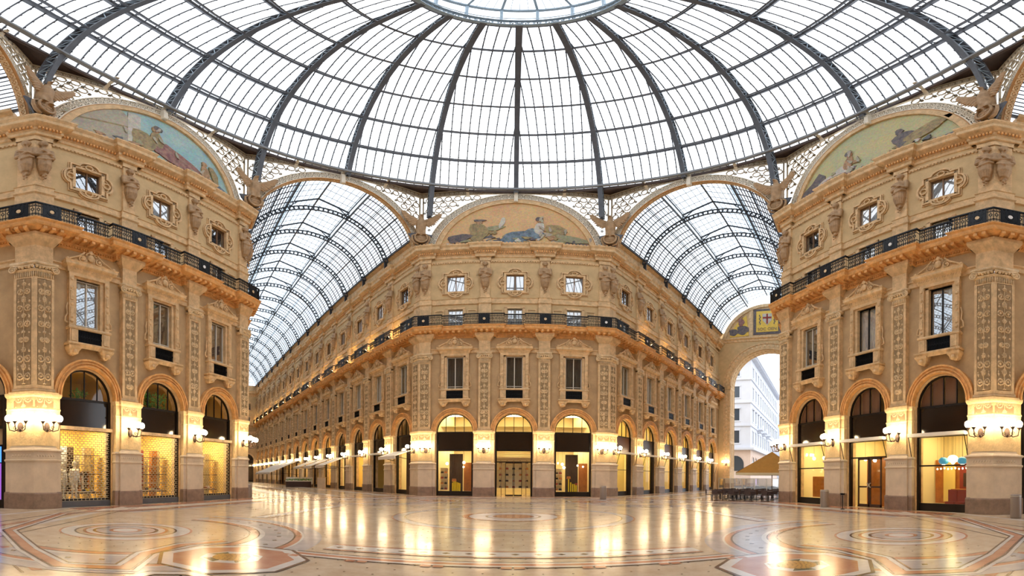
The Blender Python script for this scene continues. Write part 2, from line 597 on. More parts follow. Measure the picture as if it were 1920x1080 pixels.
# long straight bands that join the medallions, with rows of little lozenges
def band(x0, y0, x1, y1, wid, mats_w, z, dots=0.0, dm=None):
    dx, dy = x1 - x0, y1 - y0; L = math.hypot(dx, dy); ux, uy = dx / L, dy / L; nx, ny = -uy, ux
    o = -wid / 2
    for frac, m in mats_w:
        w = wid * frac
        m.add([(x0 + nx * o, y0 + ny * o, z), (x1 + nx * o, y1 + ny * o, z), (x1 + nx * (o + w), y1 + ny * (o + w), z), (x0 + nx * (o + w), y0 + ny * (o + w), z)], [(0, 1, 2, 3)])
        o += w
    if dots:
        k = int(L / dots)
        for i in range(k):
            s_ = (i + .5) * dots
            x, y = x0 + ux * s_, y0 + uy * s_
            q = .1
            (dm or D).add([(x - q, y, z + .001), (x, y - q, z + .001), (x + q, y, z + .001), (x, y + q, z + .001)], [(0, 1, 2, 3)])
BW = ((.04, D), (.1, P_), (.03, W), (.04, D), (.58, W), (.04, D), (.03, W), (.1, P_), (.04, D))
for sy in (-1, 1):
    yb = OC[1] + sy * 9.15
    band(-4.2, yb, 4.2, yb, .85, BW, .008, .5)
    yb = OC[1] + sy * 10.25
    band(-4.6, yb, 4.6, yb, .55, ((.12, D), (.2, W), (.36, P_), (.2, W), (.12, D)), .008)
    band(OC[0] + sy * 9.6, OC[1] - 4.2, OC[0] + sy * 9.6, OC[1] + 4.2, .85, BW, .008, .5)
# dark eyed octagons
def eyed(cx, cy, r=1.3):
    o = octo(r, (cx, cy))
    P_.add([(x, y, .009) for x, y in o], [tuple(range(8))])
    poly_band(W, octo(r + .22, (cx, cy)), .22, .0095)
    poly_band(D, octo(r + .3, (cx, cy)), .08, .0098)
    poly_band(W, octo(r * .5, (cx, cy), 0), .06, .011)
    i_ = octo(r * .46, (cx, cy), 0)
    GR.add([(x, y, .0105) for x, y in i_], [tuple(range(8))])
    for i in range(0, 8, 2):
        a = i_[i]; b = i_[(i + 1) % 8]
        W.add([(cx, cy, .0112), (*a, .0112), (*b, .0112)], [(0, 1, 2)])
    ring_poly(GO, cx, cy, 0, r * .3, .012)
    for rr in (.1, .19, .28, .37):
        for i in range(int(rr * 60)):
            t = 2 * PI * i / int(rr * 60)
            x, y = cx + rr * math.cos(t), cy + rr * math.sin(t); q = .022
            D.add([(x - q, y, .013), (x, y - q, .013), (x + q, y, .013), (x, y + q, .013)], [(0, 1, 2, 3)])
for cx, cy in (at(435, 1049), at(1495, 1056)):
    eyed(cx, cy)
for sx in (-1, 1):
    eyed(sx * 5.3, OC[1] + 11.3, 1.4)
# octagonal frame round the camera-side fields, stepped corner lines
for sx in (-1, 1):
    px_ = [(330, 957), (130, 968), (34, 1000), (78, 1034), (132, 1060), (215, 1063), (252, 1040), (330, 1023), (410, 1016)]
    pts = [at(x, y) for x, y in px_]
    if sx > 0: pts = [(-x, y) for x, y in pts][::-1]
    for d, w, m, z in ((0, .05, D, .010), (.06, .1, W, .0097), (.17, .24, P_, .0095), (.42, .05, D, .010), (.48, .1, W, .0097)):
        q = MB(); poly_band(q, pts, -(d + .0001), 0, False)
        pp = [(q.v[2 * i + 1][0], q.v[2 * i + 1][1]) for i in range(len(pts))]
        poly_band(m, pp, -w, z, False)
# centre of the octagon
for r0, r1, m, z in ((0, .9, P_, .004), (.9, 1.1, W, .004), (1.1, 1.2, D, .004), (1.2, 1.9, W, .0035), (1.9, 1.96, D, .004), (1.96, 2.2, P_, .004), (4.6, 4.64, D, .004), (4.64, 5.1, G, .004), (5.1, 5.18, P_, .004)):
    ring_poly(m, OC[0], OC[1], r0, r1, z, n=96)
# scattered dark tesserae on the cream fields
rn_ = random.Random(11)
for i in range(-26, 27):
    for j in range(2, 34):
        x, y = i * .52 + (.26 if j % 2 else 0), 3.6 + j * .46
        if math.hypot(x - OC[0], y - OC[1]) > 16.5: continue
        q = .028
        D.add([(x - q, y, .0015), (x, y - q, .0015), (x + q, y, .0015), (x, y + q, .0015)], [(0, 1, 2, 3)])
# striped borders running off past the big piers, and the small stars by the near edge
for sx in (-1, 1):
    for (xa, ya, xb, yb, w, m) in ((0, 972, 150, 956, .3, W), (0, 984, 190, 955, .07, D), (0, 992, 215, 955, .22, P_), (0, 1002, 240, 955, .35, W), (0, 1012, 262, 955, .06, D), (0, 1030, 60, 1075, .2, P_), (0, 1045, 40, 1079, .06, D)):
        a = Vector(at(xa, ya)); b = Vector(at(xb, yb)); d = (b - a).normalized(); n_ = Vector((-d.y, d.x)) * w
        q = [(a.x, a.y), (b.x, b.y), (b.x + n_.x, b.y + n_.y), (a.x + n_.x, a.y + n_.y)]
        m.add([(x * -sx, y, .0035) for x, y in q], [(0, 1, 2, 3)])
    cx, cy = at(318, 1100); cx *= -sx
    poly_band(D, octo(.95, (cx, cy)), .05, .0125); poly_band(W, octo(.9, (cx, cy)), .2, .0122); poly_band(D, octo(.7, (cx, cy)), .04, .0125)
    for q in range(8):
        t = R(45 * q); ring_poly(D, cx + .22 * math.cos(t), cy + .22 * math.sin(t), 0, .06, .0125, n=12)
# greek-key squares beside the near band
for i in range(-3, 4):
    x, y = i * 1.5, 7.75
    for a in (-.12, .12):
        P_.add([(x + a - .1, y - .1, .011), (x + a + .1, y - .1, .011), (x + a + .1, y + .1, .011), (x + a - .1, y + .1, .011)], [(0, 1, 2, 3)])
# arcades: side borders and cross bands
for k, f in (('centre', 'after'), ('centre', 'before'), ('left', 'before'), ('right', 'after')):
    M = face_matrix(k, f)
    L = LEN[(k, f)]; sg = 1 if f == 'after' else -1
    for (y, w, m, z) in ((-1.2, .5, P_, .002), (-1.75, .12, D, .002), (-3.2, 1.3, W, .002), (-3.4, .12, D, .002), (-7.6, .8, W, .002), (-8.6, .1, D, .002), (-11.8, 1.3, W, .002), (-13.6, .5, P_, .002)):
        q = [M @ Vector((sg * 1.5, y, z)), M @ Vector((sg * L, y, z)), M @ Vector((sg * L, y + w, z)), M @ Vector((sg * 1.5, y + w, z))]
        m.add(q, [(0, 1, 2, 3) if sg > 0 else (3, 2, 1, 0)])
for m, nm, mt in ((W, 'white_inlay', 'marble_white'), (G, 'grey_inlay', 'marble_grey'), (P_, 'rose_inlay', 'marble_pink'), (D, 'dark_inlay', 'marble_dark'), (GO, 'golden_inlay', 'marble_gold'), (GR, 'green_inlay', 'marble_green')):
    # all faces look up
    for i, f in enumerate(m.f):
        a, b, c = (Vector(m.v[f[j]]) for j in range(3))
        if (b - a).cross(c - a).z < 0:
            m.f[i] = tuple(reversed(f))
    inlay(nm, m, mt)

# ------------------------------------------------------------------ walls
ZT = 24.3            # top of the upper cornice
WIN = (0.72, 9.65, 12.6)       # tall window: half width, sill, head
MEZ = (0.65, 15.7, 17.35)
ATT = (0.78, 19.3, 21.0)
ARC = (1.65, 5.7)              # arch: half width (= radius) and springing
def wall_mesh(x0, x1, centres, mats=('plaster', 'stone', 'plaster_upper')):
    """front skin with real openings and their reveals, wall plane at y=WY"""
    mb = MB(); y = WY
    def rect(a, b, z0, z1):
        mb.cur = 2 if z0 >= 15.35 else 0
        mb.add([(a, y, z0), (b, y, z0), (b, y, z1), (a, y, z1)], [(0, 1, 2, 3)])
    def col(a, b):
        rect(a, b, 0, 15.4); rect(a, b, 15.4, ZT)
    x = x0
    for c in sorted(centres):
        col(x, c - 1.65)
        a, b = c - 1.65, c + 1.65
        zs = [(8.0, WIN[1], None), (WIN[1], WIN[2], WIN[0]), (WIN[2], 15.4, None), (15.4, MEZ[1], None), (MEZ[1], MEZ[2], MEZ[0]), (MEZ[2], ATT[1], None), (ATT[1], ATT[2], ATT[0]), (ATT[2], ZT, None)]
        for z0, z1, h in zs:
            if h is None: rect(a, b, z0, z1)
            else: rect(a, c - h, z0, z1); rect(c + h, b, z0, z1)
        # above the arch
        mb.cur = 0
        pts = arc(c, ARC[1], ARC[0], 180, 0, 20)
        vs = []; fs = []
        for px, pz in pts: vs += [(px, y, pz), (px, y, 8.0)]
        for i in range(20): fs.append((2 * i, 2 * i + 2, 2 * i + 3, 2 * i + 1))
        mb.add(vs, fs)
        # reveals
        mb.cur = 1
        path = [(a, 0)] + pts + [(b, 0)]
        vs = []; fs = []
        for px, pz in path: vs += [(px, y, pz), (px, y + .75, pz)]
        for i in range(len(path) - 1): fs.append((2 * i, 2 * i + 1, 2 * i + 3, 2 * i + 2))
        mb.add(vs, fs)
        for h, z0, z1 in (WIN, MEZ, ATT):
            vs = [(c - h, y, z0), (c + h, y, z0), (c + h, y, z1), (c - h, y, z1)] + [(c - h, y + .45, z0), (c + h, y + .45, z0), (c + h, y + .45, z1), (c - h, y + .45, z1)]
            mb.add(vs, [(0, 4, 5, 1), (1, 5, 6, 2), (2, 6, 7, 3), (3, 7, 4, 0)])
        x = c + 1.65
    col(x, x1)
    return mb, mats
WALLNAME = {'centre': 'wall_center', 'left': 'wall_left', 'right': 'wall_right', 'back': 'wall_back'}
WALLLABEL = {'centre': 'ochre stone block between the two arcades, with its facade facing us',
             'left': 'ochre stone block whose ground-floor shops are closed by roller grilles',
             'right': 'ochre stone block with the yellow-lit bar on its ground floor',
             'back': 'ochre stone block behind the viewer'}
IN = .148
WALL = {}
for k in BLOCKS:
    B = block_matrix(k)
    w = root(WALLNAME[k], B, WALLLABEL[k], 'wall', kind='structure')
    WALL[k] = w
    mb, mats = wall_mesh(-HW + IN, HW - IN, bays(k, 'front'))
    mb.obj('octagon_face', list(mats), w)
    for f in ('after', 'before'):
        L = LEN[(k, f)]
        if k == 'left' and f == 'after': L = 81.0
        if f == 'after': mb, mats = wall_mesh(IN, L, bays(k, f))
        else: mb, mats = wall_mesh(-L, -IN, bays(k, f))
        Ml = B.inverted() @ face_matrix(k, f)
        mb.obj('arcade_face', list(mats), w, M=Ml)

# plan path of a block, stepping forward at every pilaster
def to_block(k, f, x, y):
    M = block_matrix(k).inverted() @ face_matrix(k, f)
    v = M @ Vector((x, y, 0))
    return (v.x, v.y)
def block_path(k, base=WY, step=0.0, hw=.66, start=None, end=None):
    """base: plan depth of the line, step: depth at the pilasters"""
    p = []
    L1 = LEN[(k, 'before')] if start is None else start
    L2 = LEN[(k, 'after')] if end is None else end
    def run(f, x0, x1, marks):
        out = [(x0, base)] if x0 is not None else []
        if base != step:
            for m in sorted(marks):
                if x0 is not None and m - hw < x0 + .05: continue
                if x1 is not None and m + hw > x1 - .05: continue
                out += [(m - hw, base), (m - hw, step), (m + hw, step), (m + hw, base)]
        if x1 is not None: out.append((x1, base))
        return [to_block(k, f, *q) for q in out]
    cw = 1.15 + hw * .25       # half pier at a corner
    pil = {f: (pilasters(k, f) if NB.get((k, f)) else ([-BAY / 2, BAY / 2] if f == 'front' else [(1 if f == 'after' else -1) * (S0 + BAY * (i + .5)) for i in range(int(LEN[(k, f)] / BAY) - 1)])) for f in ('before', 'front', 'after')}
    p += run('before', -L1, None, pil['before'])
    if base != step:
        p += [to_block(k, 'before', -cw, base), to_block(k, 'before', -cw, step)]
        p += [to_block(k, 'front', -HW + step * .414, step)]
        p += [to_block(k, 'front', -HW + cw, step), to_block(k, 'front', -HW + cw, base)]
    else:
        p += [to_block(k, 'front', -HW + base * .414, base)]
    p += run('front', None, None, pil['front'])
    if base != step:
        p += [to_block(k, 'front', HW - cw, base), to_block(k, 'front', HW - cw, step)]
        p += [to_block(k, 'front', HW - step * .414, step)]
        p += [to_block(k, 'after', cw, step), to_block(k, 'after', cw, base)]
    else:
        p += [to_block(k, 'front', HW - base * .414, base)]
    p += run('after', None, L2, pil['after'])
    return p
def along(path, step, off=0.0):
    """points every `step` along a plan path: (x, y, angle)"""
    out = []
    for a, b in zip(path[:-1], path[1:]):
        dx, dy = b[0] - a[0], b[1] - a[1]; L = math.hypot(dx, dy)
        if L < .3: continue
        n = max(1, int(round(L / step)))
        for i in range(n):
            s_ = (i + .5) / n
            out.append((a[0] + dx * s_, a[1] + dy * s_, math.atan2(dy, dx), L / n))
    return out
def tiny_boxes(mb, path, step, w, d0, d1, z0, z1):
    """small blocks standing out from a plan path (dentils, modillions)"""
    for x, y, a, _l in along(path, step):
        M = T(x, y) @ Matrix.Rotation(a, 4, 'Z')
        q = MB().box(-w / 2, w / 2, -d1, -d0, z0, z1)
        mb.join(q, M)
BIG = [(0, 14.45), (.08, 14.5), (.08, 14.7), (.18, 14.78), (.18, 14.9), (.6, 15.0), (.76, 15.02), (.8, 15.12), (.8, 15.28), (.9, 15.36), (.9, 15.42), (0, 15.42)]
TOP = [(0, 22.95), (.08, 23.0), (.08, 23.25), (.16, 23.32), (.16, 23.55), (.26, 23.6), (.5, 23.75), (.55, 23.8), (.55, 24.05), (.68, 24.25), (.68, 24.34), (0, 24.4)]
for k in BLOCKS:
    w = WALL[k]
    hidden = k == 'back'
    pm = block_path(k, .35, .06, .95)
    mb = MB(); mb.cur = 0
    mb.sweep(pm, BIG)
    mb.cur = 1
    if not hidden:
        tiny_boxes(mb, pm, .48, .2, .18, .72, 14.82, 15.0)
        tiny_boxes(mb, pm, .16, .08, .08, .16, 14.58, 14.68)
    mb.obj('balcony_cornice', ['stone_gold', 'stone_gold'], w)
    pt = block_path(k, .35, .06, .8)
    mb = MB(); mb.sweep(pt, TOP)
    mb.cur = 1
    if not hidden:
        tiny_boxes(mb, pt, .2, .1, .2, .32, 23.36, 23.54)
        tiny_boxes(mb, pt, .3, .16, .42, .64, 24.34, 24.44)
    mb.obj('upper_cornice', ['stone', 'stone_gold'], w)
    p0 = block_path(k, .35, .35)
    mb = MB()
    mb.sweep(p0, [(0, 12.98), (.1, 13.0), (.1, 13.12), (.06, 13.14), (.06, 13.3), (.14, 13.36), (.14, 13.44), (0, 13.46)])
    mb.sweep(p0, [(0, 22.5), (.07, 22.52), (.09, 22.6), (.07, 22.7), (0, 22.72)])
    mb.sweep(p0, [(0, 17.85), (.12, 17.9), (.12, 18.0), (.05, 18.04), (.05, 18.42), (.1, 18.46), (0, 18.5)])
    if not hidden:
        tiny_boxes(mb, p0, .22, .12, .05, .12, 22.4, 22.5)
    mb.obj('string_course', 'stone', w)

# ================================================================== shared sculpture helpers
def voxel_body(build, voxel=.035, smooth=2, name='body', m='statue'):
    """one continuous skin over many rounded volumes"""
    mb = MB(); build(mb)
    me = mb.mesh(name, m)
    o = bpy.data.objects.new('tmp_body', me); COL.objects.link(o)
    r = o.modifiers.new('r', 'REMESH'); r.mode = 'VOXEL'; r.voxel_size = voxel
    if smooth:
        q = o.modifiers.new('s', 'SMOOTH'); q.iterations = smooth; q.factor = .5
    dg = bpy.context.evaluated_depsgraph_get()
    out = bpy.data.meshes.new_from_object(o.evaluated_get(dg))
    out.name = name
    out.materials.clear(); out.materials.append(MATS[m])
    out.polygons.foreach_set('use_smooth', [True] * len(out.polygons))
    bpy.data.objects.remove(o)
    return out
def limb(mb, a, b, r0, r1, n=8):
    a = Vector(a); b = Vector(b)
    mb.tube([a, (a + b) / 2, b], 0, n, radii=[r0, (r0 + r1) / 2, r1])
    mb.ball(a, r0, 8, 6); mb.ball(b, r1, 8, 6)

# carved relief panel: scrolls, flowers and leaves standing out of a flat ground
def relief_mesh(w, z0, z1, name, y=-.02, amp=.075, seed=0):
    nx, nz = 36, int((z1 - z0) / .03)
    per = .92
    def h(x, z):
        k = math.floor((z - z0) / per); t = (z - z0) / per - k
        v = math.exp(-(x / .018) ** 2) * .6
        for dk in (-1, 0, 1):
            zc = (.5 + dk) * per
            zz = t * per - zc
            hk = math.sin((k - dk) * 12.9898 + seed) * 43758.5453; hk -= math.floor(hk)
            xx = abs(x) - w * (.17 + .12 * hk)
            zz += .12 * (hk - .5)
            d = math.hypot(xx, zz)
            a = math.atan2(zz, xx)
            r = .125 + .05 * hk - .02 * ((a + PI) / PI)
            v = max(v, math.exp(-((d - r) / .026) ** 2) * (.8 + .2 * math.sin(a * 7 + k)))
            v = max(v, math.exp(-(d / .05) ** 2) * 1.0)
            d2 = math.hypot(x, zz - per / 2)
            v = max(v, math.exp(-((d2 - .085) / .03) ** 2) * (.6 + .4 * math.cos(math.atan2(zz - per / 2, x) * 6)), math.exp(-(d2 / .04) ** 2))
            d3 = abs(abs(x) - w * .40) + abs(zz - per * .42) * .7
            v = max(v, math.exp(-(d3 / .05) ** 2) * .8)
        v += .42 * noise.noise(Vector((x * 17, z * 17, seed)))
        e = min(1, (w / 2 - abs(x)) / .04, (z - z0) / .05, (z1 - z) / .05)
        return max(0, v) * max(0, e)
    vs = []; fs = []; mi = []
    H = {}
    for j in range(nz + 1):
        z = z0 + (z1 - z0) * j / nz
        for i in range(nx + 1):
            x = -w / 2 + w * i / nx
            H[i, j] = h(x, z)
            vs.append((x, y - amp * H[i, j], z))
    for j in range(nz):
        for i in range(nx):
            fs.append((j * (nx + 1) + i, j * (nx + 1) + i + 1, (j + 1) * (nx + 1) + i + 1, (j + 1) * (nx + 1) + i))
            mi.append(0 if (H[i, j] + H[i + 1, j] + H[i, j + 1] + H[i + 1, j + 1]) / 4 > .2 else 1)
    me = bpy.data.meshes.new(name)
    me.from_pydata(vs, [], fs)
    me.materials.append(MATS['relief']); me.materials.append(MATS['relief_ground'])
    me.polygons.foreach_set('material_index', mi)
    me.polygons.foreach_set('use_smooth', [True] * len(fs))
    me.update()
    return me
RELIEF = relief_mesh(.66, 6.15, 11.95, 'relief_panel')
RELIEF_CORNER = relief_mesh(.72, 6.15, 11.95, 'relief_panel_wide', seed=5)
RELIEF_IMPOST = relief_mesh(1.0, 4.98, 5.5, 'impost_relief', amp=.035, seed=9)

def spiral(cx, cz, r, turns=1.6, a0=0, sgn=1, n=22, y=0.0):
    pts = []
    for i in range(n + 1):
        t = i / n
        a = R(a0) + sgn * turns * 2 * PI * t
        rr = r * (1 - .82 * t)
        pts.append((cx + rr * math.cos(a), y, cz + rr * math.sin(a)))
    return pts
def capital_mb(hw, y=0.0):
    """ionic capital over a pilaster: fluted neck, volutes, abacus, flowers"""
    mb = MB()
    for i in range(int(hw * 2 / .09)):
        x = -hw + .06 + i * .09
        mb.box(x, x + .05, y - .03, y + .02, 12.05, 12.38)
    U = [(-hw, y + .3), (-hw, y), (hw, y), (hw, y + .3)]
    mb.sweep(U, [(0, 12.36), (.06, 12.42), (.1, 12.5), (.06, 12.56), (0, 12.58)])
    mb.sweep(U, [(0, 12.72), (.14, 12.8), (.16, 12.9), (.14, 12.96), (0, 12.98)])
    for s_ in (-1, 1):
        mb.tube(spiral(s_ * (hw + .02), 12.56, .2, 1.7, 90, -s_, y=y - .12), .045, 6)
        mb.ball((s_ * (hw + .02), y - .12, 12.56), .05, 8, 5)
        mb.tube([(s_ * (hw + .02), y - .1, 12.76), (s_ * hw * .5, y - .13, 12.68), (0, y - .13, 12.72)], .05, 6)
    n = max(3, int(hw * 2 / .2))
    for i in range(n):
        x = -hw * .7 + hw * 1.4 * i / (n - 1)
        mb.ball((x, y - .1, 12.62), .075, 8, 5)
    return mb

# ------------------------------------------------------------------ pilaster between two bays
def pilaster_parts():
    out = []
    hw = .98
    U = lambda h, y0: [(-h, WY), (-h, y0), (h, y0), (h, WY)]
    mb = MB()
    mb.sweep(U(.98, .06), [(0, 0), (0, .74), (-.03, .82), (-.3, .82)])
    mb.sweep(U(.72, -.02), [(0, 0), (0, .74), (-.03, .82), (-.3, .82)])
    out.append(('plinth', mb.mesh('plinth', 'plinth')))
    mb = MB()
    mb.sweep(U(.93, .1), [(0, .8), (0, 2.3), (.04, 2.36), (.04, 2.42), (0, 2.44), (0, 2.78), (.07, 2.84), (.07, 2.9), (0, 2.94), (-.1, 2.96)])
    mb.sweep(U(.67, 0), [(0, .8), (0, 2.3), (.05, 2.36), (.05, 2.42), (0, 2.44), (0, 2.78), (.08, 2.86), (.05, 2.94), (-.02, 3.0), (-.02, 3.06), (-.1, 3.12), (-.3, 3.12)])
    for i in range(9):
        x = -.56 + i * .14
        mb.ball((x, -.005, 2.61), .055, 8, 5, (1, .35, 1))
    out.append(('pedestal', mb.mesh('pedestal', 'pedestal')))
    mb = MB()
    mb.sweep(U(.9, .13), [(0, 2.9), (0, 4.86), (.03, 4.9), (.03, 4.95), (0, 5.0), (0, 5.5), (.06, 5.58), (.08, 5.66), (.08, 5.74), (0, 5.76), (-.2, 5.76)])
    mb.sweep(U(.6, .03), [(0, 3.1), (0, 4.86), (.03, 4.9), (.03, 4.95), (0, 5.0), (.03, 5.5), (.1, 5.58), (.12, 5.66), (.12, 5.78), (0, 5.8), (-.3, 5.8)])
    out.append(('shaft', mb.mesh('shaft', 'impost')))
    out.append(('impost_relief', RELIEF_IMPOST))
    mb = MB()
    mb.sweep(U(.52, .08), [(0, 5.78), (0, 12.4), (-.05, 12.42)])
    for a, b in ((-.52, -.36), (.36, .52)):
        mb.box(a, b, .03, .09, 5.95, 12.05)
    mb.box(-.36, .36, .03, .09, 5.95, 6.12); mb.box(-.36, .36, .03, .09, 11.98, 12.05)
    mb.sweep(U(.56, .06), [(0, 5.78), (.05, 5.84), (.02, 5.95), (0, 5.98)])
    # block between the capital and the big cornice
    mb.sweep(U(.5, .1), [(0, 12.95), (0, 14.1), (.08, 14.2), (.3, 14.5), (.34, 14.6), (.34, 14.8), (0, 14.85)])
    # above the balcony
    mb.sweep(U(.55, .12), [(0, 15.42), (0, 17.8), (.08, 17.9), (.08, 18.0), (0, 18.05), (0, 18.42), (.05, 18.46), (0, 18.5), (-.2, 18.5)])
    mb.sweep(U(.42, .2), [(0, 18.5), (0, 23.0), (-.1, 23.02)])
    mb.sweep(U(.5, .14), [(0, 22.55), (0, 22.95), (.06, 23.0), (0, 23.05)])
    out.append(('upper_shaft', mb.mesh('upper_shaft', 'stone')))
    me = RELIEF.copy(); me.name = 'relief_panel'
    out.append(('relief_panel', RELIEF))
    out.append(('capital', capital_mb(.5, .06).mesh('capital', 'relief', True)))
    return out
PIL = pilaster_parts()
def place_pilaster(k, f, x, lite=False):
    M = block_matrix(k).inverted() @ face_matrix(k, f) @ T(x, 0)
    o = bpy.data.objects.new('pilaster', None); COL.objects.link(o)
    o.parent = WALL[k]; o.matrix_local = M
    for nm, me in PIL:
        q = link(nm, me, o)
        if nm in ('relief_panel',): q.location.y = .085
        if nm == 'impost_relief': q.location.y = .03
        if nm == 'plinth': q['label'] = 'dark brown marble plinth'
    return o
for k, f in NB:
    for x in pilasters(k, f)[:(5 if (k, f) == ('centre', 'after') else 99)]:
        place_pilaster(k, f, x)

# ------------------------------------------------------------------ corner pier that turns through 45 degrees
def corner_parts():
    s2 = .70711
    def V(h, y0):      # plan: front face from -h to 0, then turned face; y0 = depth of the face
        c = (-y0 * -.41421, y0)
        c = (0 - y0 * .41421, y0)
        a = [(-h, WY), (-h, y0), c]
        e = (h * s2 - y0 * s2, h * s2 + y0 * s2)
        g = (h * s2 - WY * s2, h * s2 + WY * s2)
        return a + [e, g]
    out = []
    mb = MB()
    mb.sweep(V(1.6, .06), [(0, 0), (0, .74), (-.03, .82), (-.3, .82)])
    mb.sweep(V(1.32, -.02), [(0, 0), (0, .74), (-.03, .82), (-.3, .82)])
    out.append(('plinth', mb.mesh('corner_plinth', 'plinth')))
    mb = MB()
    mb.sweep(V(1.55, .1), [(0, .8), (0, 2.3), (.04, 2.36), (.04, 2.42), (0, 2.44), (0, 2.78), (.07, 2.84), (.07, 2.9), (0, 2.94), (-.1, 2.96)])
    mb.sweep(V(1.27, 0), [(0, .8), (0, 2.3), (.05, 2.36), (.05, 2.42), (0, 2.44), (0, 2.78), (.08, 2.86), (.05, 2.94), (-.02, 3.0), (-.02, 3.06), (-.1, 3.12), (-.3, 3.12)])
    for i in range(7):
        x = -1.1 + i * .15
        mb.ball((x, -.005, 2.61), .055, 8, 5, (1, .35, 1))
        mb.ball((-x * s2 - .005 * -s2, -x * s2 - .005, 2.61), .055, 8, 5, (.7, .7, 1))
    out.append(('pedestal', mb.mesh('corner_pedestal', 'pedestal')))
    mb = MB()
    mb.sweep(V(1.5, .13), [(0, 2.9), (0, 4.86), (.03, 4.9), (.03, 4.95), (0, 5.0), (0, 5.5), (.06, 5.58), (.08, 5.66), (.08, 5.74), (0, 5.76), (-.2, 5.76)])
    mb.sweep(V(1.2, .03), [(0, 3.1), (0, 4.86), (.03, 4.9), (.03, 4.95), (0, 5.0), (.03, 5.5), (.1, 5.58), (.12, 5.66), (.12, 5.78), (0, 5.8), (-.3, 5.8)])
    out.append(('shaft', mb.mesh('corner_shaft', 'impost')))
    mb = MB()
    mb.sweep(V(1.08, .06), [(0, 5.78), (0, 12.4), (-.05, 12.42)])
    mb.sweep(V(1.12, .04), [(0, 5.78), (.05, 5.84), (.02, 5.95), (0, 5.98)])
    for M in (Matrix.Identity(4), RZ(45) @ Matrix.Scale(-1, 4, (1, 0, 0))):
        q = MB()
        for a, b in ((-1.08, -.93), (-.16, .0)):
            q.box(a, b, .0, .07, 5.95, 12.05)
        q.box(-.93, -.16, .0, .07, 5.95, 6.12); q.box(-.93, -.16, .0, .07, 11.98, 12.05)
        mb.join(q, M)
    mb.sweep(V(1.05, .08), [(0, 12.95), (0, 14.1), (.08, 14.2), (.3, 14.5), (.34, 14.6), (.34, 14.8), (0, 14.85)])
    mb.sweep(V(1.1, .1), [(0, 15.42), (0, 17.8), (.08, 17.9), (.08, 18.0), (0, 18.05), (0, 18.42), (.05, 18.46), (0, 18.5), (-.2, 18.5)])
    mb.sweep(V(1.0, .2), [(0, 18.5), (0, 23.0), (-.1, 23.02)])
    mb.sweep(V(1.06, .12), [(0, 22.55), (0, 22.95), (.06, 23.0), (0, 23.05)])
    out.append(('upper_shaft', mb.mesh('corner_upper_shaft', 'stone')))
    mb = MB()
    mb.sweep(V(1.1, .02), [(0, 12.36), (.06, 12.42), (.1, 12.5), (.06, 12.56), (0, 12.58)])
    mb.sweep(V(1.1, .02), [(0, 12.72), (.14, 12.8), (.16, 12.9), (.14, 12.96), (0, 12.98)])
    for M in (Matrix.Identity(4), RZ(45) @ Matrix.Scale(-1, 4, (1, 0, 0))):
        q = MB()
        for i in range(11):
            x = -1.04 + i * .095
            q.box(x, x + .05, -.01, .04, 12.05, 12.38)
        q.tube(spiral(-1.1, 12.54, .21, 1.7, 90, 1, y=-.1), .05, 6)
        q.ball((-1.1, -.1, 12.54), .06, 8, 5)
        q.tube([(-1.1, -.1, 12.76), (-.6, -.14, 12.66), (0, -.12, 12.7)], .05, 6)
        for i in range(6):
            q.ball((-.92 + i * .17, -.1, 12.6 + .04 * (i % 2)), .085, 8, 5)
        mb.join(q, M)
    out.append(('capital', mb.mesh('corner_capital', 'relief', True)))
    return out
CP = corner_parts()
def place_corner(k, side):
    """side 1: right end of the front, -1: left end"""
    B = T(HW, 0) if side == 1 else (T(-HW, 0) @ RZ(-45))
    o = bpy.data.objects.new('corner_pier', None); COL.objects.link(o)
    o.parent = WALL[k]; o.matrix_local = B
    for nm, me in CP:
        q = link(nm, me, o)
        if nm == 'plinth': q['label'] = 'dark brown marble plinth'
    for M in (T(-.545, .02), RZ(45) @ T(.545, .02)):
        link('relief_panel', RELIEF_CORNER, o, M)
        link('impost_relief', RELIEF_IMPOST, o, M @ T(-.02 if M[1][0] < .1 else .02, .01, 0))
for k in ('centre', 'left', 'right'):
    for s_ in (-1, 1):
        place_corner(k, s_)

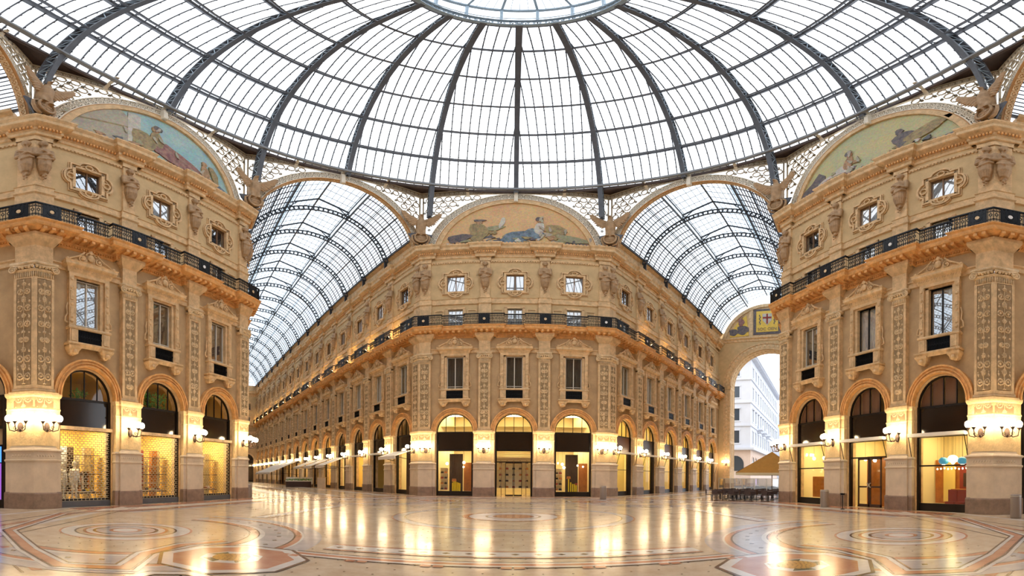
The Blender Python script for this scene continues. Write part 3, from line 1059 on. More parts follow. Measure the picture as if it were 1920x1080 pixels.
# ================================================================== the iron and glass roof
DC = (0.0, 18.4)
DR, DZ = 19.44, 25.0        # sphere of the ribs' inner edge
def dome_pt(al, ps, extra=0.0):
    """a point of the dome: elevation angle, bearing from the far side, metres outside the ribs' inner edge"""
    r = (DR + extra) * math.cos(al); z = DZ + (DR + extra) * math.sin(al)
    t = (abs(((ps + 180) % 360) - 180) - 60) / 75
    t = max(0, min(1, t)); t = t * t * (3 - 2 * t)
    sh = -2.4 * t * (max(0, r) / 18.4) ** 1.5
    return Vector((r * math.sin(R(ps)) + DC[0], r * math.cos(R(ps)) + DC[1] + sh, z))
AL0, AL1 = math.asin(6.3 / DR), math.asin(18.8 / DR)
dome = root('ceiling', T(0, 0, 0), 'great ribbed glass dome over the octagon', 'dome', kind='structure')
NR = 16
GD = .75                    # glass lies this far outside the inner edge
for j in range(NR):
    ps = j * 22.5
    low = -.30 if j % 2 else AL0 - .02
    n = 30
    A = [max(low, -.3) + (AL1 - low) * i / n for i in range(n + 1)]
    corner = j % 2 == 1
    if corner: A = [R(8.0) + (AL1 - R(8.0)) * i / n for i in range(n + 1)]
    pin = [dome_pt(a, ps) for a in A]; pout = [dome_pt(a, ps, GD - .1) for a in A]
    nrm = [(pout[i] - pin[i]).normalized() for i in range(n + 1)]
    side = Vector((math.cos(R(ps)), -math.sin(R(ps)), 0))
    mb = MB(); mb.cur = 0
    mb.strip(pin, .4, .05, ups=nrm); mb.strip(pout, .42, .08, ups=nrm)
    for s_ in (-.18, .18):
        mb.strip([p + side * s_ + nn * .05 for p, nn in zip(pin, nrm)], .03, .07, ups=nrm)
        mb.strip([p + side * s_ - nn * .06 for p, nn in zip(pout, nrm)], .03, .07, ups=nrm)
    mb.cur = 1
    for s_ in (-.18, .18):
        for i in range(n):
            a, b = (pin[i], pout[i + 1]) if i % 2 else (pout[i], pin[i + 1])
            mb.bar(a + side * s_, b + side * s_, .035, .045)
            mb.bar(pin[i] + side * s_, pout[i] + side * s_, .035, .045)
    mb.obj('rib', ['iron_grey', 'iron_blue'], dome)
for q in range(0, 6):
    al = AL0 + (AL1 - AL0) * q / 6
    N = 64
    if q == 0:
        mb = MB()
        P = [dome_pt(al, 360 * i / N) for i in range(N)]
        up = [Vector((0, 0, 1))] * N
        mb.strip(P, .26, .24, ups=up, closed=True)
        mb.obj('ring_beam', 'iron_ring', dome)
        mb = MB()
        mb.strip([p + Vector((0, 0, .12)) + (p - Vector((DC[0], DC[1], p.z))).normalized() * .72 for p in P], .16, .3, ups=up, closed=True)
        for i in range(0, N, 2):
            mb.bar(P[i], P[i] + Vector((0, 0, .12)) + (P[i] - Vector((DC[0], DC[1], P[i].z))).normalized() * .7, .08, .08)
        mb.obj('base_ring', 'iron_brown', dome)
        continue
    mb = MB()
    for ex, w_, h_ in ((.06, .12, .14), (GD - .14, .2, .26)):
        P = [dome_pt(al, 360 * i / N, ex) for i in range(N)]
        up = [(dome_pt(al, 360 * i / N, 1) - dome_pt(al, 360 * i / N)).normalized() for i in range(N)]
        mb.strip(P, w_, h_, ups=up, closed=True)
    for i in range(N):
        ps = 360 * (i + .5) / N
        c = dome_pt(al, ps, .06); d = dome_pt(al, ps, GD - .12)
        mb.bar(c, d, .12, .03)
    mb.obj('purlin', 'iron_grey', dome)
# glazing bars: parallel to the middle of each gore, cut off by the ribs
mb = MB()
knobs = MB()
NBAR = 10
for g in range(NR):
    p0 = g * 22.5; mid = p0 + 11.25
    ext = GD - .03
    wbot = (DR + ext) * math.cos(AL0) * math.sin(R(11.25))
    for b in range(1, NBAR):
        x = -wbot + 2 * wbot * b / NBAR
        pts = []
        for i in range(25):
            al = AL0 + (AL1 - AL0) * i / 24
            r = (DR + ext) * math.cos(al)
            # converge a little towards the top
            xx = x * (1 - .12 * i / 24)
            if abs(xx) > r * math.sin(R(11.25)): break
            dps = math.degrees(math.asin(max(-1, min(1, xx / r))))
            pts.append(dome_pt(al, mid + dps, ext))
        if len(pts) > 1:
            mb.strip(pts, .08, .08, ups=[(p - Vector((DC[0], DC[1], DZ))).normalized() for p in pts])
            for a, c in zip(pts[:-1], pts[1:]):
                knobs.ball((a + c) / 2 - ((a + c) / 2 - Vector((DC[0], DC[1], DZ))).normalized() * .05, .08, 5, 4)
mb.join(knobs)
mb.obj('glazing_bar_lattice', 'iron_grey', dome)
mb = MB()
NA, NP = 18, 128
vs = [dome_pt(AL0 - .01 + (AL1 - AL0 + .01) * i / NA, 360 * j / NP, GD) for i in range(NA + 1) for j in range(NP)]
fs = [(i * NP + j, i * NP + (j + 1) % NP, (i + 1) * NP + (j + 1) % NP, (i + 1) * NP + j) for i in range(NA) for j in range(NP)]
mb.add(vs, fs)
mb.obj('glazing', 'dome_glass', dome, smooth=True)
# the eye of the dome and its lantern
ZO = 43.8; RO = 5.06
def circ(r, z, n=48, c=DC): return [Vector((c[0] + r * math.sin(2 * PI * i / n), c[1] + r * math.cos(2 * PI * i / n), z)) for i in range(n)]
mb = MB()
upz = [Vector((0, 0, 1))] * 48
mb.strip(circ(RO, ZO), .3, .12, ups=upz, closed=True)
mb.strip(circ(RO, ZO + .95), .3, .1, ups=upz, closed=True)
c0, c1 = circ(RO, ZO + .05, 96), circ(RO, ZO + .9, 96)
for i in range(96):
    mb.bar(c0[i], c1[(i + 1) % 96], .04, .04); mb.bar(c1[i], c0[(i + 1) % 96], .04, .04)
mb.obj('eye_ring', 'iron_blue', dome)
mb = MB()
mb.lathe([(RO + .25, ZO - .1), (RO + .25, ZO + .35)], (DC[0], DC[1], 0), 64)
mb.obj('eye_ring_band', 'iron_brown', dome)
mb = MB()
up64 = [Vector((0, 0, 1))] * 48
mb.strip(circ(RO, ZO + 3.6), .26, .26, ups=up64, closed=True)
mb.strip(circ(RO + .05, ZO + 1.7), .07, .07, ups=up64, closed=True)
for i in range(16):
    a = 2 * PI * (i + .5) / 16
    d = Vector((math.sin(a), math.cos(a), 0))
    c = Vector((DC[0], DC[1], 0))
    mb.bar(c + d * (RO + .1) + Vector((0, 0, ZO + .9)), c + d * RO + Vector((0, 0, ZO + 3.6)), .16, .16)
    mb.bar(c + d * RO + Vector((0, 0, ZO + 3.6)), c + d * .6 + Vector((0, 0, ZO + 5.4)), .14, .14)
for i in range(64):
    a = 2 * PI * i / 64
    d = Vector((math.sin(a), math.cos(a), 0)); c = Vector((DC[0], DC[1], 0))
    mb.bar(c + d * RO + Vector((0, 0, ZO + 3.6)), c + d * 1.2 + Vector((0, 0, ZO + 5.2)), .03, .03)
for rr, zz in ((3.7, 4.15), (2.1, 4.85)):
    mb.strip(circ(rr, ZO + zz), .07, .07, ups=up64, closed=True)
mb.obj('lantern_frame', 'iron_blue', dome)
mb = MB(); mb.lathe([(RO + .35, ZO + .9), (RO + .1, ZO + 3.65), (.2, ZO + 5.5)], (DC[0], DC[1], 0), 48)
mb.obj('lantern_glazing', 'dome_glass', dome, smooth=True)

# the eight sides of the drum: corner points of the octagon at the wall plane
def world_pt(k, x, y=WY + .15, z=0): return block_matrix(k) @ Vector((x, y, z))
CN = {k: (world_pt(k, -HW), world_pt(k, HW)) for k in BLOCKS}
SIDES = [  # name, start, end as seen from inside left to right, kind, label words
    ('centre', CN['centre'][0], CN['centre'][1], 'mosaic'),
    ('short', CN['centre'][1], CN['right'][0], 'open'),
    ('right', CN['right'][0], CN['right'][1], 'mosaic'),
    ('near_short', CN['right'][1], CN['back'][0], 'open'),
    ('back', CN['back'][0], CN['back'][1], 'mosaic'),
    ('near_long', CN['back'][1], CN['left'][0], 'open'),
    ('left', CN['left'][0], CN['left'][1], 'mosaic'),
    ('long', CN['left'][1], CN['centre'][0], 'open')]
SIDEWORDS = {'centre': 'above the facade facing us', 'short': 'at the mouth of the short arcade', 'right': 'above the facade with the yellow-lit bar',
             'near_short': 'at the arcade mouth past the bar', 'back': 'behind the viewer', 'near_long': 'at the arcade mouth past the mannequin window',
             'left': 'above the roller-grille facade', 'long': 'at the mouth of the long arcade'}
AZ, AR0, AR1 = 23.0, 7.4, 8.15      # arch centre height, inner and outer radius
ZF0, ZF1 = 31.2, 31.85
def ringflat(mb, cx, cz, r0, r1, y0, y1, n=16, a0=0, a1=360):
    closed = abs(a1 - a0 - 360) < 1e-6
    m = n if closed else n + 1
    vs = []; fs = []
    for i in range(m):
        t = R(a0 + (a1 - a0) * i / n); c, s_ = math.cos(t), math.sin(t)
        vs += [(cx + r0 * c, y0, cz + r0 * s_), (cx + r1 * c, y0, cz + r1 * s_), (cx + r1 * c, y1, cz + r1 * s_), (cx + r0 * c, y1, cz + r0 * s_)]
    for i in range(n):
        j = (i + 1) % m
        for k in range(4):
            fs.append((i * 4 + k, j * 4 + k, j * 4 + (k + 1) % 4, i * 4 + (k + 1) % 4))
    mb.add(vs, fs)
EAGLES = []
for name, a, b, kind in SIDES:
    L = (b - a).length; mid = (a + b) / 2
    ang = math.atan2(b.y - a.y, b.x - a.x)
    M = Matrix.Translation((mid.x, mid.y, 0)) @ Matrix.Rotation(ang, 4, 'Z')
    if name == 'back': M = Matrix.Translation((mid.x, mid.y, 0)) @ Matrix.Rotation(PI, 4, 'Z')
    H = L / 2
    sw = SIDEWORDS[name]
    r0 = AR0 if kind == 'mosaic' else min(AR0, H - .35)
    r1 = r0 + .75
    zc = ZF0 - r1 - .02
    # openwork iron arch
    ar = root('openwork_arch', M, 'cream openwork iron arch with lace spandrels ' + sw, 'arch', 'cast-iron arches round the octagon')
    a_low = math.degrees(math.asin(max(-.2, min(.95, (24.4 - zc) / r1))))
    mb = MB()
    ringflat(mb, 0, zc, r0, r0 + .1, -.12, .0, 72, a_low, 180 - a_low)
    ringflat(mb, 0, zc, r1 - .1, r1, -.12, .0, 72, a_low, 180 - a_low)
    mb.obj('arch_frame', 'iron_cream', ar)
    mb = MB()
    nn = 34
    for i in range(nn):
        t = R(a_low + (180 - 2 * a_low) * (i + .5) / nn)
        rm = (r0 + r1) / 2
        cx, cz = rm * math.cos(t), zc + rm * math.sin(t)
        ringflat(mb, cx, cz, .15, .23, -.1, -.03, 14)
        ringflat(mb, cx, cz, .0, .07, -.1, -.03, 8)
        for q in range(8):
            u = t + q * PI / 4
            mb.bar((cx + .07 * math.cos(u), -.06, cz + .07 * math.sin(u)), (cx + .15 * math.cos(u), -.06, cz + .15 * math.sin(u)), .03, .03)
        t2 = R(a_low + (180 - 2 * a_low) * i / nn)
        for rr in (r0 + .2, r1 - .2):
            ringflat(mb, rr * math.cos(t2), zc + rr * math.sin(t2), .05, .115, -.1, -.03, 8)
        mb.bar(((r0 + .08) * math.cos(t2), -.06, zc + (r0 + .08) * math.sin(t2)), ((r1 - .08) * math.cos(t2), -.06, zc + (r1 - .08) * math.sin(t2)), .06, .06)
    mb.obj('scroll_lattice', 'iron_cream', ar)
    mb = MB(); ringflat(mb, 0, zc, r0, r1, .02, .05, 60, a_low, 180 - a_low)
    mb.obj('backing_plate', 'iron_pale', ar)
    # gilded soffit of the arch
    mb = MB()
    dep = .45 if kind == 'open' else .22
    ringflat(mb, 0, zc, r0 - .08, r0, -.14, dep - .1, 72, a_low, 180 - a_low)
    mb.obj('arch_soffit', 'iron_tan', ar)
    if kind == 'open':
        mb = MB(); nn = 40
        for i in range(nn):
            t = R(a_low + (180 - 2 * a_low) * (i + .5) / nn); dt = (PI - 2 * R(a_low)) / nn * .40
            rr = r0 - .1
            for y in (.02,):
                for tt in (t,):
                    p = [(rr * math.cos(tt - dt), y, zc + rr * math.sin(tt - dt)), (rr * math.cos(tt + dt), y, zc + rr * math.sin(tt + dt)), (rr * math.cos(tt + dt), y + .25, zc + rr * math.sin(tt + dt)), (rr * math.cos(tt - dt), y + .25, zc + rr * math.sin(tt - dt))]
                    for q in range(4): mb.bar(p[q], p[(q + 1) % 4], .05, .05)
                    mb.bar(p[0], p[2], .04, .04); mb.bar(p[1], p[3], .04, .04)
        mb.obj('coffer_lattice', 'relief', ar)
    # spandrels with rings of glass, wave frieze, soffit under the dome's foot
    sp = ar
    def inside(x, z, m=.0):
        return abs(x) < H - .12 - m and z < ZF0 - m and z > 24.6 + m and math.hypot(x, z - zc) > r1 + m
    st = .86; j = 0; lace = {-1: MB(), 1: MB()}
    z = 24.8
    while z < ZF0:
        i0 = -int(H / st) - 1
        for i in range(i0, -i0 + 1):
            x = (i + (.5 if j % 2 else 0)) * st
            mb = lace[1 if x > 0 else -1]
            if inside(x, z, .3): ringflat(mb, x, z, .27, .35, -.1, -.02, 8 if (i + j) % 3 else 16)
            for q in range(3):
                u = R(90 + 120 * q)
                xx, zz = x + st * .577 * math.cos(u), z + st * .577 * math.sin(u)
                if inside(xx, zz, .08): ringflat(mb, xx, zz, .06, .135, -.1, -.02, 6)
            if inside(x, z, .1):
                for q in range(3):
                    u = R(60 * q)
                    mb.bar((x + .34 * math.cos(u), -.05, z + .34 * math.sin(u)), (x + (st - .34) * math.cos(u), -.05, z + (st - .34) * math.sin(u)), .03, .03)
        z += st * .866; j += 1
    for s_ in (-1, 1):
        mb = lace[s_]
        mb.box(s_ * (H - .2) - .06, s_ * (H - .2) + .06, -.1, 0, 25.0, ZF0)
    for s_ in (-1, 1): lace[s_].obj('spandrel_lattice', 'iron_lace', sp)
    # pane behind
    mb = MB()
    n = 60
    xs = [-H + 2 * H * i / n for i in range(n + 1)]
    vs = []; fs = []
    for x in xs:
        zz = 24.4 if abs(x) >= r1 else max(24.4, zc + math.sqrt(r1 * r1 - x * x))
        vs += [(x, .02, zz), (x, .02, ZF0)]
    for i in range(n): fs.append((2 * i, 2 * i + 2, 2 * i + 3, 2 * i + 1))
    mb.add(vs, fs)
    mb.obj('spandrel_pane', 'frosted_glass', sp)
    mb = MB()
    mb.box(-H, H, -.04, .06, ZF0, ZF1 + .1)
    mb.cur = 1
    k = int(2 * H / .42)
    for i in range(k):
        x = -H + (i + .5) * 2 * H / k
        pts = spiral(x, (ZF0 + ZF1) / 2 - .02, .19, 1.25, -60, 1, 14, y=-.06)
        mb.tube(pts, .028, 4)
        mb.tube([(x - .21, -.06, ZF0 + .1), (x - .05, -.06, ZF0 + .08), pts[0]], .028, 4)
    mb.box(-H, H, -.1, -.03, ZF0 - .04, ZF0 + .04); mb.box(-H, H, -.1, -.03, ZF1 - .04, ZF1 + .04)
    mb.obj('wave_frieze_molding', ['iron_lace', 'iron_cream'], sp)
    # curved brackets that carry the ring
    for x in (-H * .5, 0, H * .5):
        W_ = M @ Vector((x, 0, 0))
        mb = MB()
        d = Vector((W_.x - DC[0], W_.y - DC[1], 0))
        psb = math.degrees(math.atan2(d.x, d.y))
        tgt = M.inverted() @ (dome_pt(AL0, psb))
        y1 = min(-.25, tgt.y + .15)
        zb = 31.25 if x == 0 else 30.9
        if x == 0:
            mb.box(-.17, .17, -.42, -.06, 29.95, 31.1)
            mb.ball((0, -.36, 29.98), .2, 8, 6, (1, .8, .7))
        pts = [(x, -.12, zb - .15 if x == 0 else zb)] + [(x, y1 * (1 - math.cos(R(q))) - .12, zb + (31.5 - zb) * math.sin(R(q)) + .02) for q in range(15, 91, 15)]
        mb.strip(pts, .26, .12, ups=[Vector((0, -1, .3))] * len(pts))
        mb.obj('bracket', 'iron_cream', sp)
    # soffit from the wall out to the ring beam
    mb = MB(); n = 24; vs = []; fs = []
    for i in range(n + 1):
        x = -H - .1 + (2 * H + .2) * i / n
        Wp = M @ Vector((x, .06, 0)); d = Vector((Wp.x - DC[0], Wp.y - DC[1], 0))
        psb = math.degrees(math.atan2(d.x, d.y))
        q = dome_pt(AL0, psb, GD + .1)
        q2 = dome_pt(AL0, psb, .9)
        vs += [M.inverted() @ Vector((q2.x, q2.y, 31.75)), Vector((x, .06, 31.95)), ]
    for i in range(n): fs.append((2 * i, 2 * i + 1, 2 * i + 3, 2 * i + 2))
    mb.add(vs, fs)
    mb.obj('soffit', 'iron_brown', sp)
    if name in ('centre', 'left', 'right', 'short', 'long'):
        pass

# ------------------------------------------------------------------ lunette mosaics
def lunette(name, k, label, sky, ground, figs):
    mid = (CN[k][0] + CN[k][1]) / 2
    M = block_matrix(k) @ T(0, WY + .12)
    o = root('lunette_mosaic', M, label, 'mosaic')
    r0 = AR0
    zc = ZF0 - (r0 + .75) - .02
    mb = MB(); mb.prism([p for p in arc(0, zc, r0, 8, 172, 60)], .0, .1)
    q = mb.obj('mosaic_field', sky, o)
    mb = MB(); ringflat(mb, 0, zc, r0 - .5, r0 - .02, -.1, .02, 60, 6, 174)
    ringflat(mb, 0, zc, r0 - .56, r0 - .44, -.16, .0, 60, 6, 174)
    mb.obj('molding', 'stone', o)
    mb = MB(); mb.prism(ground, -.03, .02)
    mb.obj('ground_band', 'mos_ground', o)
    rn = random.Random(len(label))
    if figs:
        sc_ = []
        for i in range(46):
            x = rn.uniform(-5.8, 5.8); zmax = 24.9 + 1.3 * math.exp(-((abs(x) - 2.6) / 2.2) ** 2)
            sc_.append((blob(x, rn.uniform(24.6, zmax), rn.uniform(.12, .55), rn.uniform(.08, .3), 12, rn.uniform(-.5, .5), .28, i), rn.choice(['mos_dark', 'mos_ground', 'mos_ochre', 'mos_tree', 'mos_grey', 'mos_white', 'mos_skin'])))
        figs = sc_[:30] + figs + sc_[30:]
        figs = figs + [(blob(q_[0][0] - .2, sum(p[1] for p in q_) / len(q_), .12, .35, 10, rn.uniform(-.8, .8), .2, i), 'mos_grey') for i, (q_, m_) in enumerate(figs[30:38])]
    for j_, (poly, m) in enumerate(figs):
        mb = MB(); mb.prism(poly, -.012 - .0022 * j_, .01)
        mb.obj('mosaic_figure', m, o)
def mos(name, c1, c2, sc=.35, bricks=True):
    m = bpy.data.materials.new(name); m.use_nodes = True
    nt = m.node_tree; b = nt.nodes['Principled BSDF']; b.inputs['Roughness'].default_value = .55
    g = nt.nodes.new('ShaderNodeNewGeometry')
    n = nt.nodes.new('ShaderNodeTexNoise'); n.inputs['Scale'].default_value = sc; n.inputs['Detail'].default_value = 9; n.inputs['Roughness'].default_value = .72
    r = nt.nodes.new('ShaderNodeValToRGB')
    r.color_ramp.elements[0].position = .38; r.color_ramp.elements[0].color = (*lin(c1), 1)
    r.color_ramp.elements[1].position = .62; r.color_ramp.elements[1].color = (*lin(c2), 1)
    v = nt.nodes.new('ShaderNodeTexVoronoi'); v.inputs['Scale'].default_value = 9
    mx = nt.nodes.new('ShaderNodeMixRGB'); mx.blend_type = 'MULTIPLY'; mx.inputs[0].default_value = .25
    nt.links.new(g.outputs['Position'], n.inputs['Vector']); nt.links.new(g.outputs['Position'], v.inputs['Vector'])
    nt.links.new(n.outputs['Fac'], r.inputs['Fac']); nt.links.new(r.outputs['Color'], mx.inputs[1]); nt.links.new(v.outputs['Color'], mx.inputs[2])
    nt.links.new(mx.outputs[0], b.inputs['Base Color'])
    MATS[name] = m
mos('mos_peach', '#e0bd84', '#d8ab7c'); mos('mos_blue', '#8fbdc4', '#b9cdc6'); mos('mos_olive', '#cbbd86', '#b3b892')
mos('mos_ground', '#6d6a6a', '#4f5a66', 1.2); mos('mos_robe_blue', '#45586a', '#8093a0', 2.6); mos('mos_robe_red', '#7d4a4a', '#a87c6c', 2.6)
mos('mos_skin', '#c49a70', '#93704f', 4); mos('mos_ochre', '#b09a66', '#7f7150', 3); mos('mos_dark', '#4a4550', '#7c6f68', 3); mos('mos_white', '#d8cfc0', '#b8b4aa', 2); mos('mos_tree', '#8a8a62', '#a8a080', 2)
mos('mos_grey', '#bdb199', '#a39c8d', 1)
def blob(cx, cz, rx, rz, n=18, tilt=0, wob=.12, seed=1):
    out = []
    for i in range(n):
        t = 2 * PI * i / n
        k = 1 + wob * math.sin(3 * t + seed) + wob * .6 * math.sin(5 * t + seed * 2)
        x, z = rx * k * math.cos(t), rz * k * math.sin(t)
        out.append((cx + x * math.cos(tilt) - z * math.sin(tilt), cz + x * math.sin(tilt) + z * math.cos(tilt)))
    return out
def person_shapes(cx, cz, s=1.0, flip=1, robe='mos_robe_blue', top='mos_white'):
    """a generic reclining draped figure laid in flat stones"""
    f = flip
    return [(blob(cx - f * 1.5 * s, cz + .35 * s, 1.9 * s, .62 * s, 20, f * .22, .1, 2), robe),
            (blob(cx - f * .6 * s, cz + .65 * s, .9 * s, .6 * s, 16, 0, .1, 3), robe),
            (blob(cx, cz + 1.35 * s, .42 * s, .75 * s, 14, f * -.2, .06, 4), top),
            (blob(cx + f * .55 * s, cz + 1.2 * s, .6 * s, .16 * s, 12, f * -.3, .05, 5), 'mos_skin'),
            (blob(cx + .08 * f * s, cz + 2.3 * s, .27 * s, .33 * s, 14, 0, .03, 1), 'mos_skin'),
            (blob(cx - .03 * f * s, cz + 2.48 * s, .32 * s, .24 * s, 14, 0, .08, 2), 'mos_dark')]
base = 24.45
lunette('c', 'centre', 'peach mosaic lunette with reclining draped figures, above the facade facing us', 'mos_peach',
        [(-6.9, 24.0), (6.9, 24.0), (6.9, 24.9), (4.5, 25.15), (2.0, 24.95), (-1.0, 25.2), (-4.0, 25.0), (-6.9, 24.75)],
        person_shapes(2.1, 25.2, 1.05, 1, 'mos_robe_blue') + [(blob(3.5, 26.3, .95, .85, 16), 'mos_ochre'), (blob(5.0, 25.4, 1.6, .4, 16, -.15), 'mos_tree'),
        (blob(-3.3, 26.1, .85, 1.2, 16), 'mos_ochre'), (blob(-3.25, 27.35, .3, .34, 12), 'mos_skin'), (blob(-3.2, 27.62, .55, .14, 12), 'mos_dark'),
        (blob(-5.0, 25.45, 1.1, .5, 16, .2), 'mos_dark'), (blob(-1.8, 26.6, .8, .3, 14, .2), 'mos_tree'), (blob(-1.2, 27.3, .22, .7, 12, -.3), 'mos_white')])
lunette('l', 'left', 'blue mosaic lunette with a seated robed figure and a winged child, above the roller-grille facade', 'mos_blue',
        [(-6.9, 24.0), (6.9, 24.0), (6.9, 24.7), (3, 25.0), (-2.5, 25.3), (-6.9, 25.2)],
        [([(-7.0, 24.4), (-1.6, 24.4), (-1.6, 27.4), (-3.2, 29.2), (-5.2, 28.2), (-6.8, 26.0)], 'mos_grey'), ([(-2.6, 24.5), (-1.7, 24.5), (-1.7, 29.2), (-2.6, 29.2)], 'mos_white'), ([(-6.4, 26.3), (-2.6, 27.2), (-2.6, 27.35), (-6.4, 26.5)], 'mos_ochre')] +
        person_shapes(-.4, 25.6, 1.2, -1, 'mos_robe_red', 'mos_ochre') + [(blob(-1.5, 26.3, .9, 1.3, 16), 'mos_ochre'), (blob(3.9, 26.0, .42, .9, 14), 'mos_skin'), (blob(3.8, 27.05, .26, .3, 12), 'mos_skin'),
        (blob(4.8, 26.3, .35, 1.0, 12, .4), 'mos_ochre'), (blob(4.6, 25.2, 1.3, .45, 16), 'mos_robe_blue')])
lunette('r', 'right', 'olive mosaic lunette with a robed woman and a crouching man, above the yellow-lit bar facade', 'mos_olive',
        [(-6.9, 24.0), (6.9, 24.0), (6.9, 25.6), (4, 25.2), (1, 25.3), (-3, 25.0), (-6.9, 25.4)],
        [([(-6.9, 24.4), (-4.0, 24.4), (-4.0, 26.4), (-4.6, 27.0), (-5.4, 26.2), (-6.6, 25.6)], 'mos_dark')] +
        person_shapes(-1.8, 25.1, 1.0, 1, 'mos_white', 'mos_skin') + [(blob(-3.0, 25.3, 1.3, .45, 16), 'mos_robe_red'), (blob(2.7, 26.4, .8, .95, 16, .5), 'mos_dark'), (blob(2.3, 27.5, .3, .34, 12), 'mos_dark'),
        (blob(4.2, 26.7, 1.8, .55, 16, .45), 'mos_ochre')])
lunette('b', 'back', 'plain mosaic lunette behind the viewer', 'mos_peach', [(-6.9, 24.0), (6.9, 24.0), (6.9, 24.9), (-6.9, 24.75)], [])

# ------------------------------------------------------------------ glass barrel vaults over the arcades
VZ, VR = 23.35, 7.72
VA = math.degrees(math.asin(2.5 / VR))
def vp(a, y, r=VR): return Vector((r * math.cos(R(a)), y, VZ + r * math.sin(R(a))))
VAULTM = {}
for name, a, b, kind in SIDES:
    if kind != 'open': continue
    mid = (a + b) / 2; ang = math.atan2(b.y - a.y, b.x - a.x)
    # axis along the arm at exactly 45 degrees
    axang = {'short': -45, 'near_short': -135, 'near_long': 135, 'long': 45}[name]
    M = Matrix.Translation((mid.x, mid.y, 0)) @ RZ(axang)
    VAULTM[name] = M
    L = {'short': 33.0, 'long': 79.5, 'near_short': 20.0, 'near_long': 20.0}[name]
    v = root('ceiling', M, {'short': 'glass barrel vault over the short arcade', 'long': 'glass barrel vault over the long arcade',
             'near_short': 'glass barrel vault over the arcade beside the yellow-lit bar', 'near_long': 'glass barrel vault over the arcade beside the mannequin window'}[name], 'vault', kind='structure')
    ys = []
    y = 5.83
    while y < L - 1: ys.append(y); y += BAY
    rib = MB()
    for r_, w_ in ((VR - .06, .14), (VR - .52, .14)):
        A = [VA - 4 + (188 - 2 * VA) * i / 48 for i in range(49)]
        rib.strip([vp(q, 0, r_) for q in A], .16, .08, ups=[vp(q, 0, 1) - Vector((0, 0, VZ)) for q in A])
    for i in range(41):
        q = VA - 4 + (188 - 2 * VA) * i / 40
        n_ = vp(q, 0, 1) - Vector((0, 0, VZ)); tt = Vector((-n_.z, 0, n_.x))
        rib.bar(vp(q, 0, VR - .5), vp(q, 0, VR - .08), .16, .10, up=n_.cross(tt))
    for s_ in (-1, 1):
        q = VA - 3 if s_ > 0 else 183 - VA
        rib.bar(vp(q, 0, VR - .3), vp(q, 0, VR - .3) + Vector((0, 0, -.9)), .16, .3)
        rib.ball(vp(q, 0, VR - .3) + Vector((0, 0, -1.0)), .16, 6, 5)
        # lantern post, rafter and little bracket
        rib.bar(vp(90 - s_ * 24, 0, VR - .1), (s_ * 3.0, 0, VZ + 7.75), .12, .12)
        rib.bar((s_ * 3.2, 0, VZ + 7.6), (0, 0, VZ + 8.9), .12, .16)
        rib.bar((s_ * 3.0, 0, VZ + 7.0), (s_ * 2.0, 0, VZ + 8.05), .08, .08)
        rib.bar((s_ * 3.0, 0, VZ + 7.4), (s_ * 2.3, 0, VZ + 7.2), .08, .08)
    rme = rib.mesh('vault_rib', 'iron_dark')
    for y in ys: link('rib', rme, v, T(0, y))
    pur = MB()
    for q, w_, h_ in ((VA, .2, .2), (40, .14, .16), (53, .09, .1), (66, .2, .14), (70, .05, .12)):
        for qq in (q, 180 - q):
            pur.bar(vp(qq, .4), vp(qq, L), w_, h_, up=vp(qq, 0, 1) - Vector((0, 0, VZ)))
    pur.bar((0, .4, VZ + 8.95), (0, L, VZ + 8.95), .14, .14)
    for s_ in (-1, 1):
        pur.bar((s_ * 3.05, .4, VZ + 7.65), (s_ * 3.05, L, VZ + 7.65), .12, .12)
    pur.obj('purlin_lattice', 'iron_grey', v)
    lt = MB()
    NL = 20
    k = int(L / (BAY / 5))
    for i in range(1, k):
        y = .75 + i * BAY / 5
        for a0, a1 in ((VA, 66), (114, 180 - VA)):
            A = [a0 + (a1 - a0) * j / 9 for j in range(10)]
            lt.strip([vp(q, y, VR + .03) for q in A], .075, .07, ups=[vp(q, 0, 1) - Vector((0, 0, VZ)) for q in A])
        for s_ in (-1, 1):
            lt.bar((s_ * 3.1, y, VZ + 7.72), (0, y, VZ + 8.98), .035, .04)
    for j in range(1, NL):
        for a0, a1 in ((VA, 66), (114, 180 - VA)):
            q = a0 + (a1 - a0) * j / NL
            lt.bar(vp(q, .4, VR + .05), vp(q, L, VR + .05), .065, .06, up=vp(q, 0, 1) - Vector((0, 0, VZ)))
    for s_ in (-1, 1):
        for j in range(1, 6):
            x = s_ * 3.1 * j / 6
            lt.bar((x, .4, VZ + 9.0 - 1.25 * j / 6), (x, L, VZ + 9.0 - 1.25 * j / 6), .03, .04)
    lt.obj('glazing_bar_lattice', 'iron_brown', v)
    g = MB()
    for a0, a1 in ((VA - 1, 66), (114, 181 - VA)):
        vs = []
        for j in range(13):
            q = a0 + (a1 - a0) * j / 12
            vs += [vp(q, .4, VR + .09), vp(q, L, VR + .09)]
        g.add(vs, [(2 * j, 2 * j + 1, 2 * j + 3, 2 * j + 2) for j in range(12)])
    for s_ in (-1, 1):
        g.add([(s_ * 3.15, .4, VZ + 7.75), (s_ * 3.15, L, VZ + 7.75), (0, L, VZ + 9.05), (0, .4, VZ + 9.05)], [(0, 1, 2, 3)])
        g.add([(s_ * 3.05, .4, VZ + 7.72), (s_ * 3.05, L, VZ + 7.72), (s_ * 2.98, L, VZ + 6.7), (s_ * 2.98, .4, VZ + 6.7)], [(0, 1, 2, 3)])
    g.obj('glazing', 'vault_glass', v)
